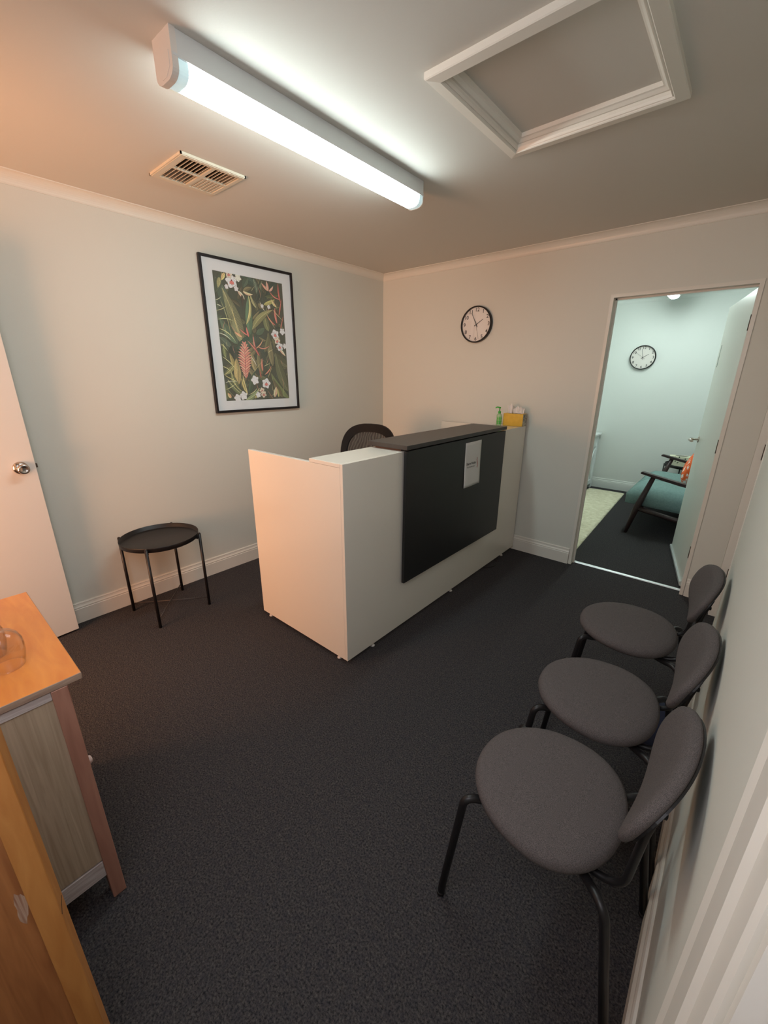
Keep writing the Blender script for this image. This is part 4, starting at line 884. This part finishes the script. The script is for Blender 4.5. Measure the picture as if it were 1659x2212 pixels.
def pillow(name, c, size, rot, label):
    bm = newbm(); n = 14; fr, bk = [], []
    for i in range(n + 1):
        a, b = [], []
        for j in range(n + 1):
            u, v = i / n * 2 - 1, j / n * 2 - 1; p = ((1 - u ** 4) * (1 - v ** 4)) ** 0.6 * 0.075; sh = 1 - 0.06 * (1 - abs(u) ** 2) * abs(v) ** 3; sw = 1 - 0.06 * (1 - abs(v) ** 2) * abs(u) ** 3
            a.append(bm.verts.new((-p, u * size * sw, v * size * sh))); b.append(a[-1] if abs(u) == 1 or abs(v) == 1 else bm.verts.new((p, u * size * sw, v * size * sh)))
        fr.append(a); bk.append(b)
    for i in range(n):
        for j in range(n):
            f_ = bm.faces.new((fr[i][j], fr[i][j + 1], fr[i + 1][j + 1], fr[i + 1][j])); f_.smooth = True
            vs = [bk[i][j], bk[i + 1][j], bk[i + 1][j + 1], bk[i][j + 1]]
            try: f_ = bm.faces.new(vs); f_.smooth = True
            except ValueError: pass
    o = obj(name, bm, m); o.location = c; o.rotation_euler = rot; tag(o, label, 'cushion'); return o
pillow('scatter_cushion', (2.66, 1.88, 0.655), 0.20, (0.30, 0.42, 0.15), 'orange and white patterned scatter cushion on the teal sofa')
# little round table with a tissue box in the far corner
t = thing('tray_table', 'small dark round table behind the teal sofa in the inner room', 'side table', (2.53, 2.62, 0))
bm = newbm(); open_lathe(bm, [(0.0001, 0.470), (0.215, 0.470), (0.222, 0.473), (0.224, 0.502), (0.2265, 0.502), (0.2255, 0.470), (0.219, 0.466), (0.0001, 0.466)], (2.53, 2.62, 0), 56); obj('tray', bm, M_black, t)
for k in range(4):
    a = math.radians(20 + 90 * k); bm = newbm(); x, y = 2.53 + math.cos(a) * 0.236, 2.62 + math.sin(a) * 0.236; tube(bm, [(x, y, 0), (x, y, 0.498)], 0.0075, 10); tube(bm, [(x, y, 0.480), (2.53 + math.cos(a) * 0.22, 2.62 + math.sin(a) * 0.22, 0.468)], 0.006, 8); obj('leg', bm, M_black, t)
t = thing('tissue_box', 'pale green tissue box with dark spots on the round table of the inner room', 'tissue box', (2.46, 2.59, 0.470), 0.10)
bm = newbm(); box(bm, -0.118, 0.118, -0.06, 0.06, 0.0005, 0.125, 0.002, seg=1)
m2 = mat('spotted green card', L(232, 232, 204), 0.5); nt = m2.node_tree; tc = nt.nodes.new('ShaderNodeTexCoord'); vo = nt.nodes.new('ShaderNodeTexVoronoi'); vo.inputs['Scale'].default_value = 34; nt.links.new(tc.outputs['Object'], vo.inputs['Vector'])
st = nt.nodes.new('ShaderNodeMath'); st.operation = 'LESS_THAN'; st.inputs[1].default_value = 0.24; nt.links.new(vo.outputs['Distance'], st.inputs[0]); mx = nt.nodes.new('ShaderNodeMix'); mx.data_type = 'RGBA'; mx.inputs[6].default_value = L(232, 232, 204); mx.inputs[7].default_value = L(60, 84, 66); nt.links.new(st.outputs[0], mx.inputs[0]); nt.links.new(mx.outputs[2], nt.nodes['Principled BSDF'].inputs['Base Color'])
obj('carton', bm, m2, t, shift=False)
bm = newbm(); lathe(bm, [(0.03, 0.1252), (0.03, 0.1256)], (0, 0, 0), 28, smooth=False); bmesh.ops.scale(bm, vec=(2.2, 1.1, 1), verts=bm.verts[:]); obj('opening', bm, M_ink, t, shift=False)
# white cabinet with crossed braces
t = thing('white_cabinet', 'white cabinet with crossed braces on its side in the inner room', 'cabinet', (1.25, 2.5, 0))
M_wc = mat('white cabinet paint', L(224, 230, 230), 0.4)
WX0, WX1, WY0, WY1 = 1.03, 1.475, 2.05, 2.83
bm = newbm(); box(bm, WX0 - 0.01, WX1 + 0.022, WY0 - 0.02, WY1 + 0.03, 0.735, 0.757, 0.004); obj('cabinet_top', bm, M_wc, t)
for x in (WX0, WX1 - 0.05):
    for y in (WY0, WY1 - 0.05): bm = newbm(); box(bm, x, x + 0.05, y, y + 0.05, 0, 0.735, 0.002, seg=1); obj('leg', bm, M_wc, t)
bm = newbm(); box(bm, WX0 + 0.01, WX1 - 0.016, WY0 + 0.01, WY1 - 0.01, 0.07, 0.735); obj('body', bm, M_wc, t)
bm = newbm()
for za, zb in ((0.06, 0.12), (0.58, 0.735)): box(bm, WX1 - 0.016, WX1 - 0.003, WY0 + 0.05, WY1 - 0.05, za, zb)
ym = (WY0 + WY1) / 2; box(bm, WX1 - 0.016, WX1 - 0.003, ym - 0.025, ym + 0.025, 0.12, 0.58); obj('side_rail', bm, M_wc, t)
for a, b in ((WY0 + 0.05, ym - 0.025), (ym + 0.025, WY1 - 0.05)):
    for f1, f2 in (((a, 0.12), (b, 0.58)), ((a, 0.58), (b, 0.12))):
        bm = newbm(); d_ = Vector((f2[0] - f1[0], f2[1] - f1[1])).normalized(); q = Vector((-d_.y, d_.x)) * 0.014
        prism(bm, [(f1[0] + q.x, f1[1] + q.y), (f2[0] + q.x, f2[1] + q.y), (f2[0] - q.x, f2[1] - q.y), (f1[0] - q.x, f1[1] - q.y)], 'x', WX1 - 0.016, WX1 - 0.006 if f1[1] < f2[1] else WX1 - 0.0065); obj('cross_brace', bm, M_wc, t)
